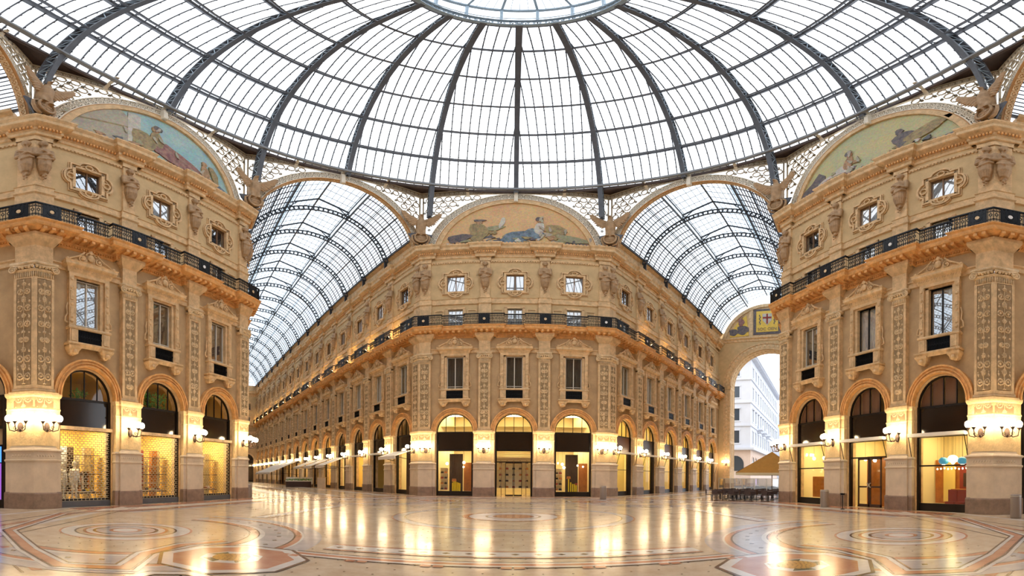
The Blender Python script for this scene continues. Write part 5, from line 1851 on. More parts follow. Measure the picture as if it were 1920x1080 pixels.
for k, f in NB:
    for i, x in enumerate(bays(k, f)):
        o, M, bn = shopfront(k, f, i, x)
        if (k, f) == ('centre', 'front'): make_room(k, f, i, x, ('shop_cream', 'shop', True, True))
        elif k == 'left':
            make_room(k, f, i, x, ('shop_wall', 'grille', True, False))
            fx = root('shop_fitting', M @ T(0, YF), 'wall fitting of panels and shelves, ' + bn, 'shop fitting')
            pal = (('shop_cream', 'dark_wood', 'shop_wall', 'blind_white', 'shop_dark', 'shop_cream', 'steel', 'shop_wall'), ('shop_wall', 'red_seat', 'wood_orange', 'dark_wood', 'red_seat', 'shop_wall', 'wood_orange', 'shop_cream'), ('shop_wall', 'shop_cream', 'steel', 'shop_dark', 'shop_wall', 'shop_cream', 'steel', 'shop_wall'))[i]
            for q in range(8):
                MB().box(-1.9 + q * .52, -1.9 + q * .52 + (.3 if q % 3 else .46), 1.9 + .15 * (q % 2), 2.2, .3 + .25 * (q % 3 == 1), 3.3 - .5 * (q % 3 == 2)).obj('upright_panel', pal[q], fx)
            for q in range(5):
                MB().box(-1.7, 2.2, 1.55, 1.9, .6 + q * .55, .64 + q * .55).obj('shelf', 'steel' if q % 2 else 'shop_dark', fx)
        elif k == 'right':
            make_room(k, f, i, x, ('shop_cream', 'bar', True, False))
            if i != 1: MB().box(-1.5, 1.5, YF - .05, YF + .05, 2.42, 2.5).obj('glazing_bar', 'shop_frame', o)
        elif f == 'after': make_room(k, f, i, x, ('shop_cream', 'bar', True, True))
        else: make_room(k, f, i, x, ('shop_wall' if i % 3 else 'shop_cream', 'shop', i % 4 != 1, i in (4, 5, 6)))
        if k == 'left':
            g = root('roller_grille', M, 'closed steel roller grille, ' + bn, 'grille', 'roller grilles')
            link('link_mesh', GRI, g); link('bottom_bar', GBAR, g); link('roller_box', GBOX, g)
        if k == 'right' or f == 'after':
            g = root('retracted_awning', M, 'rolled-up cream awning box, ' + bn, 'awning', 'rolled-up awnings')
            link('awning_box', AWB, g); link('awning_arm', AWA, g); link('awning_arm', AWA, g, Matrix.Scale(-1, 4, (1, 0, 0)))
        if k == 'right':
            for j in range(4):
                hx = 1.6; a = -1.6 + .8 * j
                pts = [(a + .03, 5.72)] + [(xx, 5.7 + math.sqrt(max(0, 1.58 ** 2 - xx * xx))) for xx in [a + .03 + (.74) * q / 6 for q in range(7)]] + [(a + .77, 5.72)]
                if j in (1, 2) or i == 0 and j < 3 or j == 0:
                    MB().add([(px, YF + .12, pz) for px, pz in pts], [tuple(reversed(range(len(pts))))]).obj('roller_blind', 'shutter_brown', o)
        if f == 'after':
            link('curtain', pleated(-1.5, 1.0, YF + .25, .1, 4.0, 'bar_curtain', 'shop_curtain', 12), o)
            link('upper_curtain', pleated(-1.5, 1.5, YF + .3, 5.7, 7.2, 'bar_curtain', 'arch_curtain', 10), o)
            MB().box(1.0, 1.5, YF - .12, YF + .05, 0, 4.0).obj('dark_side_panel', 'shop_frame', o)
            MB().box(-1.5, 1.0, YF - .05, YF + .05, 2.45, 2.5).obj('glazing_bar', 'shop_frame', o)
        if f == 'before' and i in (0, 3, 9, 12):
            MB().box(.3, 1.5, YF - .12, YF + .3, 0, 4.0).obj('dark_side_panel', 'shop_dark', o)
        if f == 'before' and i in (1, 2, 7, 8, 10):
            link('curtain', pleated(-1.5, 1.5, YF + .5, 5.7, 7.2, 'bar_curtain', 'arch_curtain_long', 10), o)
# green plants behind the arched panes over the first two grilles
for i, x in ((0, -BAY), (1, 0)):
    M = face_matrix('left', 'front') @ T(x, 0)
    p = root('potted_fern', M, ('small green fern' if i == 0 else 'spreading green fern') + ' behind the arched pane, ' + bayname('left', 'front', i) + ' ' + PLACE[('left', 'front')], 'plant')
    if i == 0: foliage(p, -.5, .4, YF + .45, 5.85, 6.3, 60, sd=3)
    else: foliage(p, -1.0, 1.0, YF + .45, 5.8, 6.7, 220, sd=4)
    mb = MB(); mb.lathe([(.12, 0), (.17, .25), (.15, .25), (.11, .02)], (0, YF + .45, 5.6), 12); mb.obj('pot', 'plinth', p)

for i, x in enumerate((-BAY, 0, BAY)):
    M = VAULTM['long'] @ T(x, 79.5 - WY)
    o = root('shopfront', M, 'arched shopfront, %s bay of the end wall of the long arcade' % ORD[i], 'shopfront', 'shopfronts')
    link('frame', SHF, o); link('fascia', FASCIA, o); link('arched_pane', APANE, o); link('display_pane', DPANE, o)
    r = link('shop_wall', ROOMS['shop_dark' if i != 1 else 'shop_wall'], None, M); tag(r, 'walls of the shop behind the %s bay of the end wall' % ORD[i], 'wall', kind='structure')
    tag(link('ceiling_light', LAMPS['shop', 'low'], None, M), 'glowing ceiling light of the shop, %s bay of the end wall' % ORD[i], 'light', 'shop ceiling lights')

# ================================================================== wall lamps
mb = MB()
mb.ball((0, .0, 4.02), .16, 10, 6, (1, .4, 1.5))
mb.tube([(0, -.04, 3.95), (0, -.3, 3.8), (0, -.62, 3.82), (0, -.72, 4.1)], .03, 6)
mb.lathe([(.03, 0), (.1, .1), (.12, .14)], (0, -.72, 4.1), 10)
for s_ in (-1, 1):
    mb.tube([(0, -.05, 3.98), (s_ * .2, -.25, 3.8), (s_ * .4, -.42, 3.85), (s_ * .45, -.45, 4.15)], .028, 6)
    mb.lathe([(.03, 0), (.1, .1), (.12, .14)], (s_ * .45, -.45, 4.12), 10)
    mb.tube(spiral(s_ * .22, 3.98, .1, 1.2, 0, s_, y=-.2), .018, 4)
BRK = mb.mesh('lamp_bracket', 'iron_brown', True)
GLOBE = MB().ball((0, 0, 0), .175, 14, 9).mesh('lamp_globe', 'globe_glass', True)
def sconce(M, label, group='triple-globe wall lamps'):
    o = root('wall_lamp', M, label, 'lamp', group)
    link('bracket', BRK, o)
    for p in ((0, -.72, 4.41), (-.45, -.45, 4.42), (.45, -.45, 4.42)):
        link('globe', GLOBE, o, T(*p))
    return o
for k, f in NB:
    xs = pilasters(k, f)
    for i, x in enumerate(xs):
        if (k, f) == ('centre', 'after') and i > 4: continue
        if f == 'front':
            lab = {'centre': ['next to the long arcade', 'next to the short arcade'], 'left': ['nearer the mannequin window', 'nearer the long arcade'], 'right': ['nearer the archway arm', 'nearer the blue globe lamps']}[k][i]
            lab = 'triple-globe wall lamp on the pilaster %s %s' % (lab, PLACE[(k, f)])
        else:
            lab = 'triple-globe wall lamp on the %s pilaster from the octagon %s' % (ORD[i], PLACE[(k, f)])
        sconce(face_matrix(k, f) @ T(x, .0), lab)
CORN = {('centre', -1): 'corner of the facing facade and long arcade', ('centre', 1): 'corner of the facing facade and short arcade',
        ('left', -1): 'big corner by the mannequin window', ('left', 1): 'corner of the roller-grille facade and long arcade',
        ('right', -1): 'corner of the bar facade and short arcade', ('right', 1): 'big corner by the blue globe lamps'}
for (k, s_), w in CORN.items():
    B = block_matrix(k)
    sconce(B @ T(s_ * (HW - .72), .03), 'triple-globe wall lamp, octagon side of the ' + w)
    Mc = face_matrix(k, 'after' if s_ > 0 else 'before')
    sconce(Mc @ T(s_ * .72, .03), 'triple-globe wall lamp, arcade side of the ' + w)
sconce(Msh @ T(-6.5, -.15), 'triple-globe wall lamp on the jamb of the tall archway')
# small floodlights that wash the upper walls of the arcades, standing on the balcony cornice
mb = MB(); mb.box(-.2, .2, -.12, .06, 0, .26); mb.box(-.02, .02, -.02, .02, -.25, 0)
FLB = mb.mesh('flood_housing', 'iron_black')
FLL = MB().box(-.18, .18, .062, .075, .02, .24).mesh('flood_lens', 'flood_lamp')
for k, f in (('centre', 'after'), ('centre', 'before')):
    for i, x in enumerate(pilasters(k, f)):
        if (k, f) == ('centre', 'after') and i > 4: continue
        o = root('floodlight', face_matrix(k, f) @ T(x + 1.2, -.62, 15.7) @ Matrix.Rotation(R(48), 4, 'X'), 'small warm balcony floodlight at the %s pilaster from the octagon %s' % (ORD[i], PLACE[(k, f)]), 'light', 'balcony floodlights')
        link('housing', FLB, o); link('lens', FLL, o)

# ================================================================== balcony railing
def offset_path(p, d):
    t = MB(); t.sweep(p, [(d, 0), (d, 1)], caps=False)
    return [(t.v[2 * i][0], t.v[2 * i][1]) for i in range(len(p))]
mod = MB()     # one baluster module 0.3 m wide, standing at x=0
mod.box(-.016, .016, -.016, .016, .08, 1.0)
ringflat(mod, .15, .53, .055, .1, -.012, .012, 8)
mod.box(.138, .162, -.01, .01, .08, .44); mod.box(.138, .162, -.01, .01, .62, 1.0)
ringflat(mod, .075, .84, .04, .058, -.01, .01, 6); ringflat(mod, .225, .84, .04, .058, -.01, .01, 6)
ringflat(mod, .075, .2, .04, .058, -.01, .01, 6); ringflat(mod, .225, .2, .04, .058, -.01, .01, 6)
PANEL = MB()
for x in (-.42, -.21, 0, .21, .42): PANEL.box(x - .03, x + .03, -.02, .02, .05, 1.0)
for x, z in ((-.31, .8), (.31, .8), (-.31, .25), (.31, .25), (0, .9), (0, .14)): ringflat(PANEL, x, z, .05, .1, -.02, .02, 10)
ringflat(PANEL, 0, .52, .19, .26, -.03, .03, 16)
PANEL.box(-.5, .5, -.01, .01, .1, .95)
PANME = PANEL.mesh('medallion_panel', 'iron_black')
DISC = {m: MB().prism([(.12 * math.cos(2 * PI * q / 16), .52 + .12 * math.sin(2 * PI * q / 16)) for q in range(16)], -.04, -.02).mesh('medallion_disc', m) for m in ('relief', 'blind_white')}
for k in ('centre', 'left', 'right'):
    st = {'centre': (None, None), 'left': (6.0, 10.0), 'right': (10.0, 6.0)}[k]
    path = offset_path(block_path(k, .35, .06, 1.0, *st), .74)
    o = root('balcony_railing', block_matrix(k), {'centre': 'black wrought-iron balcony railing round the block facing us', 'left': 'black wrought-iron balcony railing above the roller grilles', 'right': 'black wrought-iron balcony railing above the yellow-lit bar'}[k], 'railing', 'wrought-iron balcony railings')
    mb = MB()
    for z0, z1, d in ((15.46, 15.52, .03), (15.9 - .41 + 1.0 - .06, 15.9 - .41 + 1.03, .05), (16.2, 16.23, .015), (15.68, 15.71, .015)):
        mb.sweep(path, [(-d, z0), (d, z0), (d, z1), (-d, z1), (-d, z0)])
    mb.obj('handrail', 'iron_black', o)
    mb = MB()
    for x, y, a, l in along(path, .3):
        mb.join(mod, T(x, y, 15.46) @ Matrix.Rotation(a, 4, 'Z') @ T(-l / 2, 0, 0))
    mb.obj('baluster_lattice', 'iron_black', o)
    spots = []
    for f in ('before', 'front', 'after'):
        if (k, f) in NB:
            for x in pilasters(k, f):
                p = to_block(k, f, x, .06 - .77); spots.append((p, {'before': -45, 'front': 0, 'after': 45}[f]))
    for s_ in (-1, 1):
        for f, xx in (('front', s_ * (HW - .55)), ('after' if s_ > 0 else 'before', s_ * .55)):
            p = to_block(k, f, xx, .06 - .77); spots.append((p, {'before': -45, 'front': 0, 'after': 45}[f]))
    for j, (p, a) in enumerate(spots):
        q = link('medallion_panel', PANME, o, T(p[0], p[1], 15.44) @ RZ(a))
        link('disc', DISC['blind_white' if j % 4 == 1 else 'relief'], q)

# ================================================================== statues
def herm_build(mb):
    mb.ball((0, -.12, 3.42), .2, 10, 8, (1, 1, 1.25))
    mb.ball((0, -.04, 3.5), .25, 10, 8, (1, 1, .9))          # hair
    mb.ball((0, -.31, 3.4), .045, 6, 5, (1, 1, 1.6))           # nose
    mb.ball((0, -.27, 3.26), .09, 6, 5)                       # chin, beard
    mb.tube([(0, -.06, 3.05), (0, -.1, 3.3)], .12, 8)
    mb.ball((0, -.02, 2.82), .34, 12, 8, (1.25, .7, .75))
    for s_ in (-1, 1):
        mb.ball((s_ * .4, -.04, 2.86), .17, 8, 6)
        limb(mb, (s_ * .42, -.06, 2.8), (s_ * .47, -.14, 2.32), .15, .12)
        limb(mb, (s_ * .47, -.14, 2.32), (-s_ * .12, -.42, 2.42 + s_ * .09), .12, .08)
        mb.ball((-s_ * .16, -.44, 2.43 + s_ * .09), .1, 8, 6, (1.3, .7, .8))
        for i in range(4): mb.ball((-s_ * (.2 + .03 * i), -.47, 2.47 + s_ * .09 - i * .035), .035, 6, 4, (1.6, 1, 1))
    mb.tube([(0, -.02, 2.8), (0, -.06, 2.3), (0, -.08, 1.9), (0, -.1, 1.5), (0, -.02, 1.1), (0, .05, .85)], 0, 12, radii=[.36, .33, .38, .36, .25, .17])
    for i in range(7):
        t = -1.2 + i * .4
        mb.tube([(.1 * math.sin(t), -.3, 2.2), (.34 * math.sin(t), -.12 - .3 * math.cos(t), 1.85), (.36 * math.sin(t * .9), -.1 - .3 * math.cos(t), 1.45), (.2 * math.sin(t), -.05 - .2 * math.cos(t), 1.0)], .05, 6)
    mb.tube([(-.4, -.2, 2.0), (-.1, -.46, 1.8), (.3, -.4, 2.0), (.42, -.14, 2.1)], .08, 6)
    for i in range(4):
        mb.ball((.06 * (-1) ** i, -.16, .8 - i * .12), .1 - i * .014, 8, 5)
HERM = voxel_body(herm_build, .032, 1, 'herm_body')
mb = MB()
mb.sweep([(-.34, .2), (-.34, -.02), (.34, -.02), (.34, .2)], [(0, 0), (0, .12), (-.03, .16), (-.03, .24), (-.06, .3)])
mb.prism([(-.27, .28), (.27, .28), (.33, 1.2), (-.33, 1.2)], .0, .2)
for a in (-.3, .3): mb.box(min(a, a * .82), max(a, a * .82), -.03, .02, .3, .95)
for i in range(4): mb.ball((0, -.04, .85 - i * .13), .09 - i * .012, 8, 5, (1.2, .6, 1))
HPED = mb.mesh('herm_pedestal', 'stone')
def herm(M, label):
    o = root('herm_statue', M, label, 'statue', 'stone herm figures between the attic windows')
    link('figure', HERM, o, Matrix.Scale(1.06, 4)); link('pedestal', HPED, o, T(0, .1, 0))
for k, f in NB:
    for i, x in enumerate(pilasters(k, f)):
        if (k, f) == ('centre', 'after') and i > 4: continue
        if f == 'front':
            lab = {'centre': ['nearer the long arcade', 'nearer the short arcade'], 'left': ['nearer the mannequin window', 'nearer the long arcade'], 'right': ['nearer the archway arm', 'nearer the blue globe lamps']}[k][i]
            lab = 'stone herm on the pilaster %s %s' % (lab, PLACE[(k, f)])
        else: lab = 'draped stone herm on the %s pilaster from the octagon %s' % (ORD[i], PLACE[(k, f)])
        herm(face_matrix(k, f) @ T(x, .2, 18.5), lab)
for (k, s_), w in CORN.items():
    herm(block_matrix(k) @ T(s_ * (HW - .5), .16, 18.5), 'paired stone herm, octagon side of the %s' % w)
    herm(face_matrix(k, 'after' if s_ > 0 else 'before') @ T(s_ * .5, .16, 18.5), 'paired stone herm, arcade side of the %s' % w)

def eagle_body(mb):
    mb.tube([(0, 0, 1.15), (0, -.06, 1.6), (0, -.12, 2.2), (0, -.18, 2.8), (0, -.2, 3.15), (0, -.3, 3.42), (0, -.36, 3.6)], 0, 12, radii=[.3, .42, .5, .5, .36, .22, .2])
    mb.ball((0, -.38, 3.66), .22, 10, 7, (.9, 1.1, 1))
    mb.tube([(0, -.55, 3.68), (0, -.74, 3.62), (0, -.78, 3.48)], 0, 6, radii=[.12, .07, .02])
    for s_ in (-1, 1):
        limb(mb, (s_ * .22, -.2, 1.9), (s_ * .28, -.36, 1.35), .24, .15)
        for q in (-.1, 0, .1): limb(mb, (s_ * .28 + q, -.4, 1.32), (s_ * .28 + q * 1.6, -.55, 1.16), .06, .04, 6)
    for j in range(5):
        for i in range(-2, 3):
            mb.ball((i * .15, -.5 + abs(i) * .06, 1.8 + j * .27), .1, 6, 5, (1, .5, 1.5))
    mb.tube([(0, .1, 1.4), (0, .2, .9)], 0, 8, radii=[.3, .4])
EBODY = voxel_body(eagle_body, .045, 1, 'eagle_body')
def wing_build(mb):
    mb.tube([(.25, -.05, 2.95), (.7, -.02, 3.15), (1.2, .0, 3.5), (1.75, .02, 4.1)], 0, 8, radii=[.26, .24, .17, .06])
    for i in range(12):      # flight feathers
        t = i / 11
        a = Vector((.3 + 1.25 * t, 0, 2.9 + .95 * t ** 1.3))
        ln = 1.15 - .35 * abs(t - .3)
        d = Vector((.62 + .3 * t, 0, -.55 + 1.1 * t)).normalized()
        b = a + d * ln * (.75 if t < .9 else .6) + Vector((0, .03, -.12))
        mb.tube([a + Vector((0, .02, -.05)), (a + b) / 2 + Vector((0, -.02 * (i % 2), -.02)), b], 0, 6, radii=[.12, .13, .035])
    for i in range(8):
        t = i / 7
        a = Vector((.25 + 1.0 * t, -.08, 2.75 + .75 * t)); d = Vector((.5, 0, -.55 + .8 * t)).normalized()
        mb.tube([a, a + d * .25, a + d * .5], 0, 6, radii=[.1, .11, .03])
EWING = voxel_body(wing_build, .04, 0, 'eagle_wing')
mb = MB()
mb.prism([(.62 * math.cos(R(q)) , .85 + .62 * math.sin(R(q))) for q in range(0, 360, 15)], -.3, -.05)
ringflat(mb, 0, .85, .5, .66, -.38, -.26, 24)
mb.tube([(-.4, -.3, .85), (.4, -.3, .85)], .035, 5); mb.tube([(0, -.3, .45), (0, -.3, 1.25)], .035, 5)
for s_ in (-1, 1):
    mb.tube([(s_ * .55, -.2, 1.25), (s_ * .8, -.15, 1.1), (s_ * .78, -.12, .7), (s_ * .6, -.1, .3), (s_ * .2, -.1, .05)], .11, 6)
ESH = mb.mesh('eagle_shield', 'statue', True)
EBK = MB().prism([(-1.15, 1.55), (-.3, -.05), (.3, -.05), (1.15, 1.55), (0, 1.75)], .12, .22).mesh('eagle_backplate', 'iron_grey')
for (k, s_), w in CORN.items():
    B = block_matrix(k) @ (T(HW, 0) @ RZ(-22.5) if s_ > 0 else T(-HW, 0) @ RZ(22.5))
    o = root('eagle_statue', B @ T(0, -.42, 24.42) @ Matrix.Scale(.96, 4), 'spread-winged stone eagle above the ' + w, 'statue', 'stone eagles at the octagon corners')
    link('body', EBODY, o); link('wing', EWING, o, RZ(-20)); link('wing', EWING, o, Matrix.Scale(-1, 4, (1, 0, 0)) @ RZ(-20)); link('shield', ESH, o); link('backplate', EBK, o)

# ================================================================== what stands in the shops
def shelf_unit(M, w, z0, z1, n, label, m='shop_cream', depth=.35):
    o = root('shelf_unit', M, label, 'shelf')
    MB().box(-w / 2, w / 2, depth - .03, depth, z0, z1).obj('back_panel', m, o)
    for i in range(n + 1):
        z = z0 + (z1 - z0) * i / n
        MB().box(-w / 2, w / 2, 0, depth, z - .02, z + .02).obj('shelf', m, o)
    return [z0 + (z1 - z0) * i / n + .02 for i in range(n)]
def bag_mesh(m, name):
    mb = MB(); mb.prism([(-.14, 0), (.14, 0), (.11, .17), (-.11, .17)], -.06, .06); return mb.mesh(name, m)
BAGS = {m: bag_mesh(m, 'bag_body') for m in ('dark_wood', 'wood_orange', 'red_seat', 'iron_black')}
BHAND = MB().tube([(-.07, 0, .16), (-.06, 0, .25), (0, 0, .28), (.06, 0, .25), (.07, 0, .16)], .01, 4).mesh('bag_handle', 'dark_wood')
def handbag(M, m, label, group):
    o = root('handbag', M, label, 'handbag', group)
    link('body', BAGS[m], o); link('handle', BHAND, o)
F = face_matrix('centre', 'front')
names = {'dark_wood': 'brown', 'wood_orange': 'tan', 'red_seat': 'red', 'iron_black': 'black'}
# middle shop: shelves across the back
zs = shelf_unit(F @ T(0, YF + 1.2), 3.6, .7, 3.5, 5, 'wide cream shelf wall inside the middle shop on the facing facade')
mk = list(names)
for r_, z in enumerate(zs):
    for c_ in range(5):
        m = mk[(r_ * 3 + c_) % 4]
        handbag(F @ T(-1.2 + .6 * c_, YF + 1.36, z), m, '%s handbag, %s along the %s shelf from the floor, middle shop' % (names[m], ORD[c_], ORD[r_]), 'handbags on the shelf wall')
o = root('glass_door', F @ T(0, YF - .02), 'double glass door with dark frame in the middle shop on the facing facade', 'door', kind='structure'); o.name = 'door_1'
for s_ in (-1, 1):
    mb = MB()
    a, b = sorted((s_ * .02, s_ * .74))
    for q in ((a, a + .05, .02, 3.0), (b - .05, b, .02, 3.0), (a, b, .02, .14), (a, b, 2.92, 3.0)): mb.box(q[0], q[1], -.03, .03, q[2], q[3])
    mb.obj('door_frame', 'shop_frame', o)
    MB().box(s_ * .1 - .015, s_ * .1 + .015, -.1, -.06, .9, 1.7).obj('handle', 'steel', o)
mb = MB()
for x in (-1.1, 1.1): mb.box(x - .03, x + .03, -.04, .04, 0, 3.0)
for i in range(7): mb.box(-1.5, 1.5, -.03, .02, 3.12 + i * .125, 3.16 + i * .125)
mb.obj('louvre_slat', 'wood_frame', o)
# two side shops: brown curtain backdrop, yellow stands, shelves
for side, x in ((-1, -BAY), (1, BAY)):
    w_ = 'beside the long arcade' if side < 0 else 'beside the short arcade'
    o = root('display_backdrop', F @ T(x, YF + .9), 'brown pleated curtain backdrop in the shop window %s, facing facade' % w_, 'curtain')
    link('pleated_cloth', pleated(-.62 if side < 0 else -.55, .62, 0, .3, 3.8, 'shop_dark', 'display_curtain', 14), o)
    lamp_xz = ((-.8, 2.9), (.75, 3.0), (.72, 2.6)) if side < 0 else ((-.85, 2.9), (-.7, 2.6), (.55, 2.8), (1.05, 2.7), (-1.25, 3.0))
    for j, (lx, lz) in enumerate(lamp_xz):
        p = root('pendant_lamp', F @ T(x + lx, YF + .6, lz), '%s small round pendant lamp in the shop window %s' % (ORD[j], w_), 'lamp', 'small pendant globes in the windows')
        MB().ball((0, 0, 0), .13 if j < 2 else .08, 12, 8).obj('globe', 'globe_small', p, True)
        MB().tube([(0, 0, .12), (0, 0, 4.4 - lz)], .008, 4).obj('cord', 'iron_black', p)
    st = ((-.25, .75), (-.12, .85), (.02, .85), (.16, .8), (.3, .75), (.42, .7)) if side < 0 else ((-.3, 1.15), (-.1, .85), (.08, .7), (.25, .7), (.4, .6))
    for j, (sx, h) in enumerate(st):
        p = root('display_post', F @ T(x + sx, YF + .35, .42), '%s yellow display post along the shop window %s' % (ORD[j], w_), 'stand', 'yellow display posts')
        MB().lathe([(.0, 0), (.055, 0), (.055, h - .02), (.07, h), (0, h)], n=10).obj('post', 'yellow_paint', p)
    if side < 0:
        handbag(F @ T(x - .1, YF + .33, 1.28) @ Matrix.Scale(1.5, 4), 'wood_orange', 'tan handbag standing on the yellow posts, shop window beside the long arcade', 'handbags on the posts')
        MB_ = MB().box(-.25, .1, -.14, .14, -.02, .0)
        t_ = MB_.obj('display_tray', 'yellow_paint', None, M=F @ T(x - .03, YF + .35, 1.28)); tag(t_, 'small yellow tray on the display posts, window beside the long arcade', 'tray')
    else:
        handbag(F @ T(x - .3, YF + .35, 1.58) @ Matrix.Scale(1.4, 4), 'wood_orange', 'tan handbag on the tallest yellow post, shop window beside the short arcade', 'handbags on the posts')
        handbag(F @ T(x + .4, YF + .35, 1.03), 'red_seat', 'red handbag on a low yellow post, shop window beside the short arcade', 'handbags on the posts')
    sx = -1.15
    zs = shelf_unit(F @ T(x + sx, YF + .9), .7, .5, 2.5, 4, 'narrow lit shelf unit in the shop window %s, facing facade' % w_)
    for r_, z in enumerate(zs):
        for c_ in range(2):
            m = mk[(r_ + c_ * 2 + (side > 0)) % 4]
            handbag(F @ T(x + sx - .17 + .34 * c_, YF + 1.05, z), m, '%s handbag, %s shelf, %s end of narrow unit in window %s' % (names[m], ORD[r_], ('outer', 'inner')[c_], w_), 'handbags on the narrow shelves')
    mb = MB(); mb.box(.7, 1.5, .9, 1.0, .4, 3.0); q = mb.obj('display_panel', 'wood_orange', None, M=F @ T(x, YF)); q.name = 'side_screen'; tag(q, 'orange wooden screen at the side of the shop window %s' % w_, 'screen')
# upper floors behind the arches: low shelves with goods
for i, x in enumerate((-BAY, 0, BAY)):
    bn = bayname('centre', 'front', i)
    zs = shelf_unit(F @ T(x, YF + 2.2), 3.4, 4.9, 6.5, 2, 'long upper-floor shelf behind the arch of the %s, facing facade' % bn)
    for r_, z in enumerate(zs):
        for c_ in range(6):
            m = mk[(r_ * 2 + c_ + i) % 4]
            handbag(F @ T(x - 1.2 + .48 * c_, YF + 2.35, z + (.4 if r_ == 0 else 0)) if False else F @ T(x - 1.2 + .48 * c_, YF + 2.35, z), m, '%s handbag, %s along the %s upper-floor shelf, %s' % (names[m], ORD[c_], ('lower', 'upper')[r_], bn), 'handbags on the upper floor')
# roller-grille shops: a mannequin, tables with goods, rails
F = face_matrix('left', 'front')
def mann(mb):
    mb.ball((0, 0, 1.68), .11, 10, 8, (1, 1, 1.25)); mb.tube([(0, 0, 1.45), (0, 0, 1.6)], .055, 8)
    mb.tube([(0, 0, 1.48), (0, 0, 1.36), (0, 0, 1.15), (0, 0, .95), (0, 0, .85)], 0, 12, radii=[.08, .19, .17, .16, .17])
    for s_ in (-1, 1):
        limb(mb, (s_ * .2, 0, 1.38), (s_ * .27, 0, 1.1), .06, .05); limb(mb, (s_ * .27, 0, 1.1), (s_ * .25, -.08, .85), .05, .035)
        mb.ball((s_ * .25, -.1, .79), .045, 6, 5, (.7, 1, 1.5))
        limb(mb, (s_ * .09, 0, .88), (s_ * .1, 0, .48), .095, .065); limb(mb, (s_ * .1, 0, .48), (s_ * .1, .02, .08), .065, .045)
        mb.ball((s_ * .1, -.06, .05), .05, 6, 5, (1, 2, .8))
MANN = voxel_body(mann, .02, 1, 'mannequin_body', 'skin_white')
o = root('mannequin', F @ T(-BAY - .15, YF + .75, .35), 'white dressed mannequin standing behind the roller grille by the big corner pier', 'mannequin')
link('figure', MANN, o, Matrix.Scale(1.15, 4)); MB().lathe([(0, 0), (.25, 0), (.25, .03), (0, .03)], n=16).obj('base', 'steel', o)
MB().lathe([(.2, 1.0), (.24, 1.2), (.22, 1.5), (.12, 1.66)], n=14).obj('jacket', 'blind_white', o, True)
o = root('mannequin', F @ T(-BAY - .85, YF + .9, .35), 'second white mannequin, half hidden at the jamb of the first roller-grille shop', 'mannequin')
link('figure', MANN, o, Matrix.Scale(1.1, 4)); MB().lathe([(0, 0), (.25, 0), (.25, .03), (0, .03)], n=16).obj('base', 'steel', o)
def shop_table(M, w, label, top='steel'):
    o = root('display_table', M, label, 'table')
    MB().box(-w / 2, w / 2, -.3, .3, .72, .78).obj('table_top', top, o)
    for sx in (-1, 1):
        for sy in (-1, 1): MB().box(sx * (w / 2 - .06) - .025, sx * (w / 2 - .06) + .025, sy * .25 - .025, sy * .25 + .025, 0, .72).obj('leg', 'steel', o)
rnd = random.Random(3)
for i, (tx, tw) in enumerate(((-BAY + .35, 1.9), (.2, 1.8), (BAY, 1.8))):
    bn = bayname('left', 'front', i)
    shop_table(F @ T(tx, YF + 1.0), tw, 'low steel display table of folded goods, %s' % bn)
    for j in range(7):
        m = ('dark_wood', 'red_seat', 'blind_white', 'wood_orange', 'iron_black', 'yellow_paint', 'steel')[(j + i * 2) % 7]
        q = MB().box(-.1, .1, -.12, .12, 0, .05 + .04 * (j % 3)).obj('folded_garment', m, None, M=F @ T(tx - tw / 2 + .14 + j * (tw - .28) / 6, YF + 1.0, .78))
        tag(q, '%s folded garment on the display table, %s' % (ORD[j], bn), 'garment', 'folded goods on the tables')
for i, xx in enumerate((-BAY + .9, -.5, BAY - .4)):
    bn = bayname('left', 'front', i)
    o = root('clothes_rail', F @ T(xx, YF + 1.9), 'steel clothes rail with garments, %s' % bn, 'clothes rail')
    mb = MB()
    for s_ in (-1, 1): mb.tube([(s_ * .6, 0, 0), (s_ * .6, 0, 1.9)], .02, 6)
    mb.tube([(-.6, 0, 1.9), (.6, 0, 1.9)], .02, 6); mb.obj('frame', 'steel', o)
    for j in range(6):
        gx = -.5 + j * .2
        MB().prism([(gx - .02, 1.86), (gx + .02, 1.86), (gx + .06, 1.6), (gx + .07, .8), (gx - .07, .8), (gx - .06, 1.6)], -.2, .2).obj('hanging_garment', ('red_seat', 'dark_wood', 'wood_orange', 'blind_white')[(i + j) % 4] if i == 1 else ('blind_white', 'shop_dark', 'wood_orange')[(i + j) % 3], o)
# the bar: seats, counters, blue and yellow globes, strings of small bulbs
F = face_matrix('right', 'front')
for j, (gx, gz, m, c) in enumerate(((-.55, 3.05, 'globe_blue', 'blue'), (.05, 3.15, 'bar_lamp', 'yellow'), (.65, 3.05, 'globe_blue', 'blue'))):
    p = root('pendant_lamp', F @ T(BAY + gx, YF + .9, gz - .3), '%s glass globe pendant, %s of three in the bar window by the big corner pier' % (c, ('first', 'middle', 'last')[j]), 'lamp')
    MB().ball((0, 0, 0), .27, 16, 10, (1.1, 1.1, .8)).obj('globe', m, p, True)
    MB().ball((0, 0, -.2), .1, 10, 6).obj('bulb', 'globe_small', p, True)
    MB().tube([(0, 0, .2), (0, 0, 4.42 - gz + .3)], .01, 4).obj('cord', 'iron_black', p)
for j in range(12):
    p = root('light_bulb', F @ T(BAY - 1.35 + j * .24, YF + 1.5, 2.32 + .02 * (j % 3)), '%s small bulb from the glass door in the row behind the blue globes' % ORD[j], 'light bulb', 'row of small bulbs in the bar')
    MB().ball((0, 0, 0), .05, 8, 6).obj('bulb', 'globe_small', p, True); MB().tube([(0, 0, .04), (0, 0, 2.1)], .005, 4).obj('cord', 'iron_black', p)
